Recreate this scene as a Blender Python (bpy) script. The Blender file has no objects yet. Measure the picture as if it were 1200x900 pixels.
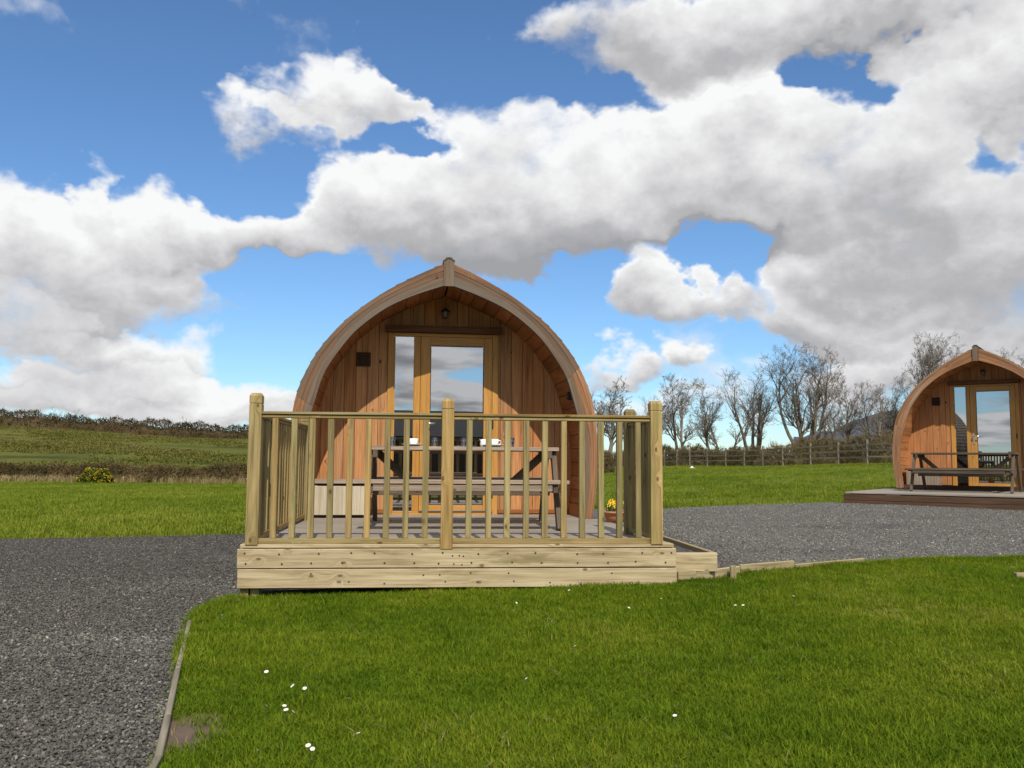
import bpy, bmesh, math, random
import numpy as np
from mathutils import Vector, Matrix, Euler, noise as mnoise
from mathutils.geometry import delaunay_2d_cdt
R = math.radians
random.seed(4); rng = np.random.default_rng(7)
scene = bpy.context.scene
COL = scene.collection

# ------------------------------------------------------------------ camera
CAM = Vector((0, 0, 0.97)); FPX = 1050.0
ROT = Euler((R(90 + 4.9), 0, 0)).to_matrix() @ Matrix.Rotation(R(0.4), 3, 'Z')
cam = bpy.data.cameras.new('camera'); cam.lens = FPX / 1200 * 36; cam.sensor_width = 36
cam.clip_start = 0.05; cam.clip_end = 6000
camo = bpy.data.objects.new('camera', cam); COL.objects.link(camo)
camo.matrix_world = Matrix.Translation(CAM) @ ROT.to_4x4()
scene.camera = camo
def ray(x, y): return ROT @ Vector(((x - 600) / FPX, -(y - 450) / FPX, -1))
def on_y(x, y, Y): d = ray(x, y); return CAM + d * (Y / d.y)
def on_z(x, y, z): d = ray(x, y); return CAM + d * ((z - CAM.z) / d.z)
def azel(x, y):
    d = ray(x, y).normalized(); return math.atan2(d.x, d.y), math.asin(d.z)

# ------------------------------------------------------------------ light
SUN_EL, SUN_AZ = R(45), R(180 - 10)           # azimuth measured from +Y towards +X
to_sun = Vector((math.sin(SUN_AZ) * math.cos(SUN_EL), math.cos(SUN_AZ) * math.cos(SUN_EL), math.sin(SUN_EL)))
sl = bpy.data.lights.new('sun', 'SUN'); sl.energy = 4.2; sl.angle = R(0.55); sl.color = (1.0, 0.93, 0.82)
so = bpy.data.objects.new('sun', sl); COL.objects.link(so)
so.rotation_euler = to_sun.to_track_quat('Z', 'Y').to_euler(); so.location = (3, -8, 20)
vs = scene.view_settings; vs.view_transform = 'Standard'; vs.look = 'None'; vs.exposure = 0.0; vs.gamma = 1.0
vs.use_curve_mapping = False

# ------------------------------------------------------------------ node helpers
class NT:
    def __init__(s, tree): s.t = tree; s.n = tree.nodes; s.l = tree.links
    def node(s, typ, **kw):
        nd = s.n.new(typ)
        for k, v in kw.items(): setattr(nd, k, v)
        return nd
    def put(s, sock, v):
        if hasattr(v, 'is_output'): s.l.new(v, sock)
        elif v is not None: sock.default_value = v
    def math(s, op, a, b=None, c=None, clamp=False):
        nd = s.node('ShaderNodeMath', operation=op, use_clamp=clamp)
        for i, v in enumerate((a, b, c)): s.put(nd.inputs[i], v)
        return nd.outputs[0]
    def vmath(s, op, a, b=None, c=None):
        nd = s.node('ShaderNodeVectorMath', operation=op)
        for i, v in enumerate((a, b, c)):
            if v is not None: s.put(nd.inputs[i], v)
        return nd.outputs['Value'] if op in ('DOT_PRODUCT', 'LENGTH') else nd.outputs[0]
    def noise(s, vec, scale, detail=4, rough=0.5, dist=0.0, color=False):
        nd = s.node('ShaderNodeTexNoise'); s.put(nd.inputs['Vector'], vec)
        nd.inputs['Scale'].default_value = scale; nd.inputs['Detail'].default_value = detail
        nd.inputs['Roughness'].default_value = rough; nd.inputs['Distortion'].default_value = dist
        return nd.outputs['Color'] if color else nd.outputs[0]
    def ramp(s, fac, stops, interp='LINEAR'):
        nd = s.node('ShaderNodeValToRGB'); nd.color_ramp.interpolation = interp
        e = nd.color_ramp.elements
        while len(e) < len(stops): e.new(0.5)
        for i, (p, c) in enumerate(stops):
            e[i].position = p; e[i].color = c if len(c) == 4 else (*c, 1)
        s.put(nd.inputs[0], fac); return nd.outputs[0]
    def mix(s, fac, a, b, mode='MIX'):
        nd = s.node('ShaderNodeMix', data_type='RGBA', blend_type=mode)
        s.put(nd.inputs[0], fac)
        s.put(nd.inputs[6], (*a, 1) if isinstance(a, tuple) and len(a) == 3 else a)
        s.put(nd.inputs[7], (*b, 1) if isinstance(b, tuple) and len(b) == 3 else b)
        return nd.outputs[2]
    def smooth(s, v, a, b, lo=0.0, hi=1.0):
        nd = s.node('ShaderNodeMapRange', interpolation_type='SMOOTHSTEP')
        for i, x in enumerate((v, a, b, lo, hi)): s.put(nd.inputs[i], x)
        return nd.outputs[0]

# ------------------------------------------------------------------ world: physical sky + cumulus
world = bpy.data.worlds.new('World'); scene.world = world; world.use_nodes = True
world.cycles.sampling_method = 'MANUAL'; world.cycles.sample_map_resolution = 256
BLOBS = [  # px x, px y, rx, ry, weight, tone
 (35,18,65,38,.62,.1),
 (325,152,62,30,.95,.2),(390,112,80,45,1.1,.25),(452,112,55,48,.85,.1),(425,150,80,36,.7,0),
 (55,310,120,72,1.1,0),(150,275,100,70,.9,.1),(125,205,24,52,.7,.3),(240,275,90,50,.8,.1),(15,375,70,40,.9,.1),(190,345,70,30,.5,.1),
 (330,268,90,55,.95,.1),(450,230,110,75,1.15,.15),(560,195,110,90,1.25,.2),(600,275,140,70,1.05,-.45),(705,195,100,80,1.15,.2),(520,295,120,40,.6,-.3),
 (800,165,120,80,1.15,.15),(890,140,110,65,1.1,.2),(930,220,150,80,1.1,-.35),(1060,240,150,90,1.15,-.3),(1090,150,110,70,.9,.15),(1190,290,110,90,1.1,-.2),(1030,295,150,55,1.0,-.25),(740,260,130,55,.75,-.5),
 (760,38,150,52,.85,-.1),(900,28,160,60,1.15,-.15),(1060,10,170,62,1.2,-.1),(1160,80,110,60,.95,0),(640,28,60,30,.5,.1),
 (790,340,98,55,1.25,.3),(780,365,80,40,.5,-.2),
 (925,365,66,50,1.1,.2),(1010,365,95,55,1.1,-.15),(1120,385,130,42,1.15,.3),(1120,335,140,45,1.1,-.5),(1200,350,100,70,.9,-.4),(980,330,90,35,.6,-.3),
 (1110,432,150,40,.7,-.1),(40,488,160,20,.7,.2),(270,490,160,15,.6,.2),(760,478,160,18,.45,.2),(1010,455,150,30,.5,.1),(140,420,95,38,.9,-.1),(225,456,140,32,1.15,.3),(80,466,120,28,.75,-.2),(310,474,70,20,.7,.1),
 (720,432,42,20,.8,.1),(800,432,30,16,.7,.2),(640,420,120,60,.22,.1),
 (455,172,85,22,-1.3,0),(300,215,70,28,-.7,0),(1010,90,60,20,-.6,0),(745,300,60,20,-.5,0),(884,325,34,48,-1.2,0),(820,285,60,22,-.8,0),(1000,330,60,14,-.5,0),(300,330,90,30,-.5,0),(1150,120,40,24,-.6,0),(500,95,30,30,-.5,0),(868,278,66,36,-1.7,0),(815,262,20,18,-.8,0),(960,76,70,22,-1.5,0),(880,100,70,16,-.6,0),(1118,52,30,22,-.9,0),(1162,172,40,36,-1.5,0),
 (690,330,62,32,-.9,0),(640,352,60,40,-.8,0),(350,350,130,36,-.9,0),(445,130,18,16,-.5,0),(470,178,60,16,-.45,0),
 (560,75,110,70,-.8,0),(720,105,70,24,-.6,0),(160,120,220,110,-.7,0),
]
t = NT(world.node_tree); t.n.clear()
tc = t.node('ShaderNodeTexCoord')
dirv = t.vmath('NORMALIZE', tc.outputs['Generated'])
sky = t.node('ShaderNodeTexSky', sky_type='NISHITA'); sky.sun_disc = False
sky.sun_elevation = SUN_EL; sky.sun_rotation = SUN_AZ; sky.altitude = 100; sky.air_density = 1.0; sky.dust_density = 0.15; sky.ozone_density = 3.5
skyc = t.vmath('SCALE', t.vmath('MULTIPLY', sky.outputs[0], (.84, 1.06, 1.24))); skyc.node.inputs[3].default_value = 0.108
sp = t.node('ShaderNodeSeparateXYZ'); t.l.new(dirv, sp.inputs[0])
az = t.math('ARCTAN2', sp.outputs[0], sp.outputs[1]); elv = t.math('ARCSINE', sp.outputs[2])
p0 = t.node('ShaderNodeCombineXYZ'); t.l.new(az, p0.inputs[0]); t.l.new(elv, p0.inputs[1])
q = t.vmath('MULTIPLY', dirv, (1, 1, 1.35))
warp = t.vmath('SUBTRACT', t.noise(q, 7.0, 5, .56, color=True), (.5, .5, .5))
p = t.vmath('MULTIPLY_ADD', warp, (.30, .17, 0), p0.outputs[0])
acc = 0.0; tone = 0.0
for (x, y, rx, ry, w, tn) in BLOBS:      # cumulus heaps by bearing and height above the horizon
    a, e = azel(x, y); ia, ie = FPX / (rx * 1.16), FPX / (ry * 1.16)
    v = t.vmath('MULTIPLY_ADD', p, (ia, ie, 0), (-a * ia, -e * ie, 0))
    r = t.math('SUBTRACT', 1.0, t.vmath('DOT_PRODUCT', v, v), clamp=True)
    acc = t.math('MULTIPLY_ADD', r, w, acc)
    if w > 0:
        vy = t.math('ADD', t.vmath('DOT_PRODUCT', v, (0, .85, 0)), tn)
        tone = t.math('MULTIPLY_ADD', t.math('MULTIPLY', r, vy), w, tone)
mass = t.math('MINIMUM', acc, .98)
tone = t.math('DIVIDE', tone, t.math('MAXIMUM', acc, .35))
# the same broken cumulus all round beyond the hand-placed heaps
pz = t.math('ADD', t.math('MAXIMUM', sp.outputs[2], 0.0), .16)      # flat cloud layer seen in perspective
pq = t.vmath('DIVIDE', dirv, t.node('ShaderNodeCombineXYZ').outputs[0]); cz = pq.node.inputs[1].links[0].from_node
for k_ in range(3): t.l.new(pz, cz.inputs[k_])
gn = t.noise(pq, 1.15, 4, .55); gen = t.smooth(gn, .35, .57, -.3, 1.0)
gtone = t.math('MULTIPLY', t.math('SUBTRACT', gn, t.noise(t.vmath('ADD', pq, (.1, .1, .12)), 1.15, 4, .55)), 9.0)
ca, ce = azel(600, 300)
fv = t.vmath('MULTIPLY_ADD', p0.outputs[0], (1 / .66, 1 / .50, 0), (-ca / .66, -ce / .50, 0))
infr = t.smooth(t.vmath('LENGTH', fv), .95, 1.25)
def fmix(f, a, b):
    m = t.node('ShaderNodeMix', data_type='FLOAT'); t.put(m.inputs[0], f); t.put(m.inputs[2], a); t.put(m.inputs[3], b); return m.outputs[0]
mass = fmix(infr, mass, gen); tone = fmix(infr, tone, gtone)
fb = t.noise(q, 8.0, 9, .57)
fb2 = t.noise(t.vmath('ADD', q, (.008, 0, .020)), 8.0, 6, .57)
dens = t.math('MULTIPLY_ADD', t.math('SUBTRACT', fb, .5), 2.5, mass)
alpha = t.smooth(dens, .06, .82)
lum = t.math('MULTIPLY_ADD', tone, .60, .635)
lum = t.math('MULTIPLY_ADD', t.math('SUBTRACT', fb, fb2), .95, lum)
lum = t.math('MULTIPLY_ADD', t.math('SUBTRACT', fb, .5), .22, lum)
lum = t.math('ADD', lum, t.smooth(dens, .2, 1.0, .08, 0))
ccol = t.ramp(lum, [(.12, (.36, .365, .385)), (.42, (.50, .50, .515)), (.70, (.76, .76, .77)), (.92, (.95, .955, .96))])
spz = t.node('ShaderNodeSeparateXYZ'); t.l.new(dirv, spz.inputs[0])
alpha = t.math('MULTIPLY', alpha, t.smooth(spz.outputs[2], -.02, .03))
final = t.mix(alpha, skyc, ccol)
bg = t.node('ShaderNodeBackground'); t.put(bg.inputs[0], final); bg.inputs[1].default_value = 1.0
wo = t.node('ShaderNodeOutputWorld'); t.l.new(bg.outputs[0], wo.inputs[0])

# ------------------------------------------------------------------ materials
def new_mat(name):
    m = bpy.data.materials.new(name); m.use_nodes = True; t = NT(m.node_tree)
    b = next(n for n in t.n if n.type == 'BSDF_PRINCIPLED'); return m, t, b
def plain(name, col, rough=.6, metal=0.0, var=.15):
    m, t, b = new_mat(name)
    tc = t.node('ShaderNodeTexCoord')
    n = t.noise(tc.outputs['Object'], 14, 5, .6)
    t.put(b.inputs['Base Color'], t.mix(n, tuple(c * (1 - var) for c in col), tuple(min(1, c * (1 + var)) for c in col)))
    b.inputs['Roughness'].default_value = rough; b.inputs['Metallic'].default_value = metal
    return m
def wood(name, dark, mid, light, weather=0.0, wcol=(.23, .21, .18), knots=.5, var=.25, rough=.75, stain=None, wscale=1.2, hue=0.0):
    """grain along UV.x (metres); every board gets its own offset and tone"""
    m, t, b = new_mat(name)
    uv = t.node('ShaderNodeUVMap'); oi = t.node('ShaderNodeObjectInfo')
    off = t.node('ShaderNodeCombineXYZ')
    t.put(off.inputs[0], t.math('MULTIPLY', oi.outputs['Random'], 37.0)); t.put(off.inputs[1], t.math('MULTIPLY', oi.outputs['Random'], 91.0)); t.put(off.inputs[2], t.math('MULTIPLY', oi.outputs['Random'], 13.0))
    p = t.vmath('ADD', uv.outputs[0], off.outputs[0])
    # knots bend the grain round them
    vor = t.node('ShaderNodeTexVoronoi', voronoi_dimensions='2D'); vor.inputs['Scale'].default_value = 1.0
    t.put(vor.inputs['Vector'], t.vmath('MULTIPLY', p, (5.0, 9.0, 1)))
    gate = t.math('GREATER_THAN', t.node('ShaderNodeSeparateColor').outputs[0], 1 - knots * .20)
    sepc = gate.node.inputs[0].links[0].from_node; t.l.new(vor.outputs['Color'], sepc.inputs[0])
    kd = t.math('MULTIPLY', t.smooth(vor.outputs['Distance'], .05, .135, 1, 0), gate)
    kbig = t.math('MULTIPLY', t.smooth(vor.outputs['Distance'], .05, .45, 1, 0), gate)
    g = t.vmath('MULTIPLY', p, (1.4, 38, 1))
    gk = t.node('ShaderNodeCombineXYZ'); t.put(gk.inputs[1], t.math('MULTIPLY', kbig, 1.6)); g2 = t.vmath('ADD', g, gk.outputs[0])
    n1 = t.noise(g2, 1.0, 6, .6, .6)
    n2 = t.noise(t.vmath('MULTIPLY', p, (5, 160, 1)), 1.0, 3, .6)
    c = t.ramp(n1, [(.28, dark), (.5, mid), (.74, light)])
    c = t.mix(.5, c, t.ramp(n2, [(.3, (.72, .72, .72)), (.65, (1.1, 1.1, 1.1))]), 'MULTIPLY')
    blot = t.noise(t.vmath('MULTIPLY', p, (.9, 3.2, 1)), 1.6, 4, .6)
    c = t.mix(.6, c, t.ramp(blot, [(.3, (.74, .72, .68)), (.7, (1.14, 1.13, 1.12))]), 'MULTIPLY')
    if stain:
        sm = t.noise(t.vmath('MULTIPLY', p, (1.3, 6, 1)), 1.4, 5, .65)
        c = t.mix(t.smooth(sm, .52, .72, 0, .75), c, stain)
    if weather > 0:
        wn = t.noise(t.vmath('MULTIPLY', p, (wscale, 16, 1)), 1.0, 5, .65)
        a = 1 - weather
        c = t.mix(t.smooth(wn, a * .75 + .12, a * .75 + .34, 0, .9), c, t.mix(n2, tuple(x * .7 for x in wcol), tuple(x * 1.3 for x in wcol)))
    c = t.mix(t.math('MULTIPLY', kd, .85), c, tuple(x * k_ for x, k_ in zip(mid, (.30, .21, .14))))
    if hue:
        r2 = t.math('FRACT', t.math('MULTIPLY', oi.outputs['Random'], 17.31))
        c = t.mix(hue, c, t.mix(1.0, c, t.ramp(r2, [(0, (1.12, .92, .72)), (.5, (1, 1, 1)), (1, (.86, .93, .98))]), 'MULTIPLY'))
    tone = t.math('MULTIPLY_ADD', oi.outputs['Random'], 2 * var, 1 - var)
    c = t.vmath('SCALE', c); t.put(t.n[-1].inputs[3], tone)
    t.put(b.inputs['Base Color'], c); b.inputs['Roughness'].default_value = rough
    b.inputs['Specular IOR Level'].default_value = .3
    bp = t.node('ShaderNodeBump'); bp.inputs['Strength'].default_value = .35; bp.inputs['Distance'].default_value = .004
    t.put(bp.inputs['Height'], t.math('ADD', n1, n2)); t.put(b.inputs['Normal'], bp.outputs[0])
    return m
M = {}
M['pine'] = wood('treated_pine', (.14, .095, .036), (.32, .24, .10), (.45, .355, .17), weather=.3, wcol=(.25, .22, .155), knots=.9, var=.24, stain=(.20, .19, .065), hue=.9)
M['fascia_pine'] = wood('deck_front_pine', (.24, .17, .088), (.46, .37, .22), (.585, .50, .335), weather=.2, wcol=(.30, .26, .16), knots=.95, var=.06, stain=(.20, .15, .055))
M['deckboard'] = wood('weathered_deck_board', (.17, .145, .115), (.30, .265, .22), (.40, .36, .30), weather=.5, wcol=(.25, .23, .20), knots=.3, var=.16)
M['cedar'] = wood('oiled_cedar_wall', (.24, .10, .036), (.44, .212, .086), (.55, .29, .128), hue=.8, weather=.42, wcol=(.34, .25, .185), knots=.35, var=.14, rough=.6, wscale=.55)
M['cedar_clean'] = wood('fresh_cedar_wall', (.30, .115, .04), (.48, .21, .08), (.56, .27, .11), weather=.1, wcol=(.33, .25, .19), knots=.25, var=.13, rough=.6)
M['lining'] = wood('larch_lining', (.17, .06, .018), (.30, .112, .034), (.38, .155, .05), weather=.0, knots=.3, var=.18, rough=.55)
M['shingle'] = wood('weathered_shingle', (.07, .05, .035), (.13, .095, .07), (.20, .15, .115), weather=.5, wcol=(.15, .13, .11), knots=.1, var=.1)
M['fascia'] = wood('weathered_arch_board', (.075, .038, .02), (.18, .098, .055), (.29, .175, .105), weather=.6, wcol=(.135, .11, .085), hue=.7, knots=.2, var=.12, wscale=.9)
M['fascia_grey'] = wood('greyed_arch_board', (.075, .045, .026), (.155, .10, .064), (.235, .165, .11), weather=.6, wcol=(.15, .124, .098), knots=.15, var=.1, wscale=.8)
M['fascia_orange'] = wood('orange_arch_board', (.14, .06, .026), (.29, .14, .066), (.39, .215, .108), weather=.48, wcol=(.32, .27, .22), knots=.2, var=.1, wscale=.8)
M['joinery'] = wood('golden_door_frame', (.40, .19, .04), (.52, .265, .065), (.58, .31, .085), weather=0, knots=.05, var=.04, rough=.38)
M['brown'] = wood('dark_brown_board', (.045, .024, .014), (.082, .045, .026), (.12, .07, .042), weather=.1, wcol=(.12, .1, .08), knots=.2, var=.18)
M['headboard'] = wood('brown_weather_board', (.07, .028, .012), (.14, .06, .026), (.20, .095, .045), knots=.1, var=.1)
M['oldtable'] = wood('grey_brown_table', (.17, .125, .09), (.31, .24, .18), (.43, .35, .27), weather=.4, wcol=(.31, .265, .22), knots=.3, var=.15)
M['darktable'] = wood('brown_table_leg', (.06, .042, .028), (.115, .085, .06), (.17, .13, .095), weather=.3, wcol=(.15, .13, .11), knots=.3, var=.15)
M['palebox'] = wood('pale_box_board', (.38, .32, .22), (.54, .47, .35), (.63, .57, .45), weather=.1, wcol=(.5, .45, .36), knots=.4, var=.08)
M['fencewood'] = wood('weathered_fence', (.12, .10, .07), (.21, .18, .125), (.30, .26, .19), weather=.3, wcol=(.22, .2, .17), knots=.2, var=.15)
M['edging'] = wood('edging_timber', (.18, .14, .07), (.34, .28, .155), (.45, .38, .24), weather=.3, wcol=(.28, .25, .18), knots=.5, var=.12)
M['edging_grey'] = wood('grey_edging_timber', (.13, .11, .075), (.24, .21, .155), (.33, .30, .23), weather=.4, wcol=(.25, .23, .19), knots=.2, var=.12)
M['black'] = plain('black_metal', (.012, .012, .013), .45)
M['shadowgap'] = plain('dark_membrane', (.015, .013, .012), .9)
M['chrome'] = plain('brushed_steel', (.7, .7, .7), .28, .9, .05)
M['white'] = plain('white_china', (.80, .80, .79), .25, 0, .03)
M['nail'] = plain('rusty_nail_head', (.07, .045, .03), .7, .3)
M['terracotta'] = plain('terracotta', (.46, .19, .09), .85)
M['daffodil'] = plain('yellow_petal', (.75, .52, .03), .6)
M['leaf'] = plain('spring_leaf', (.05, .11, .02), .6)
M['petal'] = plain('white_petal', (.82, .82, .80), .6, 0, .03)
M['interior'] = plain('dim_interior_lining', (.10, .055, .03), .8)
M['barnroof'] = plain('dark_slate', (.012, .012, .013), .95)
M['render'] = plain('white_render', (.75, .75, .73), .85, 0, .05)
M['lampglass'] = plain('frosted_lamp', (.12, .12, .12), .2)

def glass_mat(name, refl, tint):
    m, t, b = new_mat(name); t.n.remove(b)
    out = next(n for n in t.n if n.type == 'OUTPUT_MATERIAL')
    gl = t.node('ShaderNodeBsdfGlossy'); gl.inputs['Roughness'].default_value = .0; gl.inputs[0].default_value = (.95, .97, 1, 1)
    tr = t.node('ShaderNodeBsdfTransparent'); tr.inputs[0].default_value = (*tint, 1)
    fr = t.node('ShaderNodeFresnel'); fr.inputs[0].default_value = 1.5
    mx = t.node('ShaderNodeMixShader'); t.put(mx.inputs[0], t.math('ADD', fr.outputs[0], refl, clamp=True))
    tcn = t.node('ShaderNodeTexCoord'); bp = t.node('ShaderNodeBump'); bp.inputs['Strength'].default_value = .004; bp.inputs['Distance'].default_value = .05
    t.put(bp.inputs['Height'], t.noise(tcn.outputs['Object'], 1.6, 1, .4)); t.l.new(bp.outputs[0], gl.inputs['Normal'])
    t.l.new(tr.outputs[0], mx.inputs[1]); t.l.new(gl.outputs[0], mx.inputs[2]); t.l.new(mx.outputs[0], out.inputs[0])
    return m
M['pane'] = glass_mat('coated_glazing', .42, (.5, .5, .5))
M['tumbler'] = glass_mat('tumbler_glass', .12, (.85, .87, .87))

def leafy(name, stops, nscale=1.5, transl=.35, rough=.7):
    m, t, b = new_mat(name); out = next(n for n in t.n if n.type == 'OUTPUT_MATERIAL')
    ge = t.node('ShaderNodeNewGeometry'); oi = t.node('ShaderNodeObjectInfo')
    n = t.noise(ge.outputs['Position'], nscale, 4, .6)
    n = t.math('MULTIPLY_ADD', n, 1.7, -.35, clamp=True)
    f = t.math('ADD', t.math('MULTIPLY', n, .62), t.math('MULTIPLY', oi.outputs['Random'], .38))
    c = t.ramp(f, stops)
    t.put(b.inputs['Base Color'], c); b.inputs['Roughness'].default_value = rough; b.inputs['Specular IOR Level'].default_value = .1
    if transl:
        tr = t.node('ShaderNodeBsdfTranslucent'); t.put(tr.inputs[0], c)
        mx = t.node('ShaderNodeMixShader'); mx.inputs[0].default_value = transl
        t.l.new(b.outputs[0], mx.inputs[1]); t.l.new(tr.outputs[0], mx.inputs[2]); t.l.new(mx.outputs[0], out.inputs[0])
    return m
GRASS_STOPS = [(.16, (.056, .102, .004)), (.38, (.105, .175, .007)), (.58, (.165, .232, .011)), (.74, (.245, .27, .022)), (.90, (.38, .34, .12))]
M['blade'] = leafy('grass_blade', GRASS_STOPS, .55)
M['blade_far'] = leafy('meadow_blade', [(.25, (.11, .165, .012)), (.5, (.185, .24, .020)), (.75, (.28, .30, .040))], .25)
M['tussock'] = leafy('pasture_tussock', [(.2, (.085, .095, .018)), (.45, (.15, .155, .030)), (.65, (.20, .175, .05)), (.85, (.17, .13, .055))], .06)
M['straw'] = leafy('dry_grass', [(.3, (.26, .20, .09)), (.7, (.46, .37, .19))], 1.5)
M['bark'] = plain('bare_bark', (.155, .128, .10), .9, 0, .35)
M['hedge'] = leafy('bare_hawthorn_hedge', [(.25, (.05, .042, .016)), (.45, (.095, .07, .03)), (.6, (.15, .105, .05)), (.8, (.085, .09, .025))], .5, .2)
M['ridgehedge'] = leafy('ridge_hedge_twigs', [(.25, (.05, .042, .02)), (.5, (.10, .075, .036)), (.75, (.15, .105, .055))], .12, .3)
M['scrub'] = leafy('scrub_twigs', [(.25, (.15, .115, .05)), (.45, (.25, .185, .085)), (.6, (.28, .23, .095)), (.8, (.36, .26, .14))], .22, .4)
M['gorse'] = leafy('gorse_green', [(.3, (.03, .05, .012)), (.7, (.07, .10, .02))], 3)
M['gorseflower'] = leafy('gorse_flower', [(.3, (.55, .38, .02)), (.7, (.72, .52, .03))], 3)

def ground_mat():
    m, t, b = new_mat('turf')
    ge = t.node('ShaderNodeNewGeometry'); P = ge.outputs['Position']
    n = t.noise(P, .5, 6, .62); n2 = t.noise(P, 9, 6, .7)
    c = t.ramp(n, [(.28, (.055, .095, .012)), (.5, (.09, .14, .015)), (.72, (.135, .165, .03))])
    c = t.mix(.55, c, t.ramp(n2, [(.3, (.6, .6, .55)), (.7, (1.25, 1.22, 1.1))]), 'MULTIPLY')
    # rough pasture beyond the hedge
    sp = t.node('ShaderNodeSeparateXYZ'); t.l.new(P, sp.inputs[0])
    far = t.smooth(sp.outputs[1], 42.5, 46)
    past = t.noise(t.vmath('MULTIPLY', P, (.8, 1.2, 1)), .05, 8, .66)
    pc = t.ramp(past, [(.36, (.05, .055, .010)), (.46, (.095, .112, .014)), (.53, (.125, .115, .022)), (.58, (.065, .075, .011)), (.64, (.11, .11, .018)), (.72, (.105, .08, .026))])
    pc = t.mix(.6, pc, t.ramp(t.noise(P, 1.1, 6, .7), [(.3, (.6, .6, .6)), (.7, (1.3, 1.25, 1.2))]), 'MULTIPLY')
    c = t.mix(far, c, pc)
    t.put(b.inputs['Base Color'], c); b.inputs['Roughness'].default_value = .9; b.inputs['Specular IOR Level'].default_value = .1
    bp = t.node('ShaderNodeBump'); bp.inputs['Strength'].default_value = .6; bp.inputs['Distance'].default_value = .03
    t.put(bp.inputs['Height'], n2); t.put(b.inputs['Normal'], bp.outputs[0]); return m
M['turf'] = ground_mat()
def gravel_mat():
    m, t, b = new_mat('slate_gravel')
    ge = t.node('ShaderNodeNewGeometry'); P = ge.outputs['Position']
    v = t.node('ShaderNodeTexVoronoi'); v.inputs['Scale'].default_value = 62; t.put(v.inputs['Vector'], P)
    lum = t.node('ShaderNodeSeparateColor'); t.l.new(v.outputs['Color'], lum.inputs[0])
    c = t.ramp(lum.outputs[0], [(0, (.04, .038, .034)), (.45, (.095, .09, .08)), (.8, (.15, .142, .124)), (1, (.24, .225, .19))])  # darker than the chips: shade of the gaps between them put into the colour
    dark_noise = t.noise(t.vmath('MULTIPLY', P, (.5, 1.0, 1)), .55, 5, .6)
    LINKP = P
    c = t.mix(t.smooth(t.math('MULTIPLY_ADD', t.node('ShaderNodeSeparateXYZ').outputs[0], .036, dark_noise), .40, .62, 1, 0), c, t.mix(1.0, c, (.52, .51, .495), 'MULTIPLY'))  # noise patches darken the sheet, more so towards the left of the yard
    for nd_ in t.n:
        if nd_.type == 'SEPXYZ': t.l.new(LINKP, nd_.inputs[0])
    t.put(b.inputs['Base Color'], c); b.inputs['Roughness'].default_value = .75
    bp = t.node('ShaderNodeBump'); bp.inputs['Strength'].default_value = 1; bp.inputs['Distance'].default_value = .012
    t.put(bp.inputs['Height'], t.smooth(v.outputs['Distance'], 0, .6, 1, 0)); t.put(b.inputs['Normal'], bp.outputs[0]); return m
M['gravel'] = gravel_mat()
def stone_mat():
    m, t, b = new_mat('gravel_chip')
    ge = t.node('ShaderNodeNewGeometry'); oi = t.node('ShaderNodeObjectInfo'); P = ge.outputs['Position']
    c = t.ramp(oi.outputs['Random'], [(0, (.07, .067, .06)), (.45, (.145, .138, .12)), (.8, (.225, .213, .182)), (.95, (.31, .288, .235)), (1, (.50, .48, .43))])
    dark_noise = t.noise(t.vmath('MULTIPLY', P, (.5, 1.0, 1)), .55, 5, .6)
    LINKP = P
    c = t.mix(t.smooth(t.math('MULTIPLY_ADD', t.node('ShaderNodeSeparateXYZ').outputs[0], .036, dark_noise), .40, .62, 1, 0), c, t.mix(1.0, c, (.52, .51, .495), 'MULTIPLY'))  # chips follow the same patches, darker towards the left
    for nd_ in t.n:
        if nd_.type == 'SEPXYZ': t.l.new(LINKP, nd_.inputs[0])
    t.put(b.inputs['Base Color'], c); b.inputs['Roughness'].default_value = .7; return m
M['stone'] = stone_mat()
M['mud'] = plain('wet_mud', (.12, .08, .055), .8, 0, .5)
def water_mat():
    m, t, b = new_mat('puddle_water')
    b.inputs['Base Color'].default_value = (.05, .045, .04, 1); b.inputs['Roughness'].default_value = .04; b.inputs['Specular IOR Level'].default_value = .8
    return m
M['water'] = water_mat()
def hill_mat():
    m, t, b = new_mat('haze_blue_hill')
    ge = t.node('ShaderNodeNewGeometry')
    c = t.ramp(t.noise(ge.outputs['Position'], .008, 6, .6), [(.35, (.045, .055, .07)), (.65, (.085, .095, .11))])  # blue haze of distance put into the dark heath colour, no air built
    t.put(b.inputs['Base Color'], c); b.inputs['Roughness'].default_value = 1; return m
M['hill'] = hill_mat()

# ------------------------------------------------------------------ object helpers
def link(o): COL.objects.link(o); return o
def tag(o, label, cat, group=None):
    o['label'] = label; o['category'] = cat
    if group: o['group'] = group
    return o
def thing(name, label, cat, loc=(0, 0, 0), rz=0, group=None):
    o = link(bpy.data.objects.new(name, None)); o.location = loc; o.rotation_euler = (0, 0, rz); o.empty_display_size = .2
    return tag(o, label, cat, group)
def mesh_obj(name, me, mat=None, parent=None, mw=None):
    if mat is not None and not me.materials: me.materials.append(M[mat] if isinstance(mat, str) else mat)
    o = link(bpy.data.objects.new(name, me))
    if parent: o.parent = parent
    if mw is not None: o.matrix_basis = mw
    return o
def pydata(name, v, f, mat=None, smooth=False):
    me = bpy.data.meshes.new(name); me.from_pydata([tuple(x) for x in v], [], f); me.update()
    if mat: me.materials.append(M[mat])
    if smooth: me.polygons.foreach_set('use_smooth', [True] * len(me.polygons))
    return me
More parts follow.
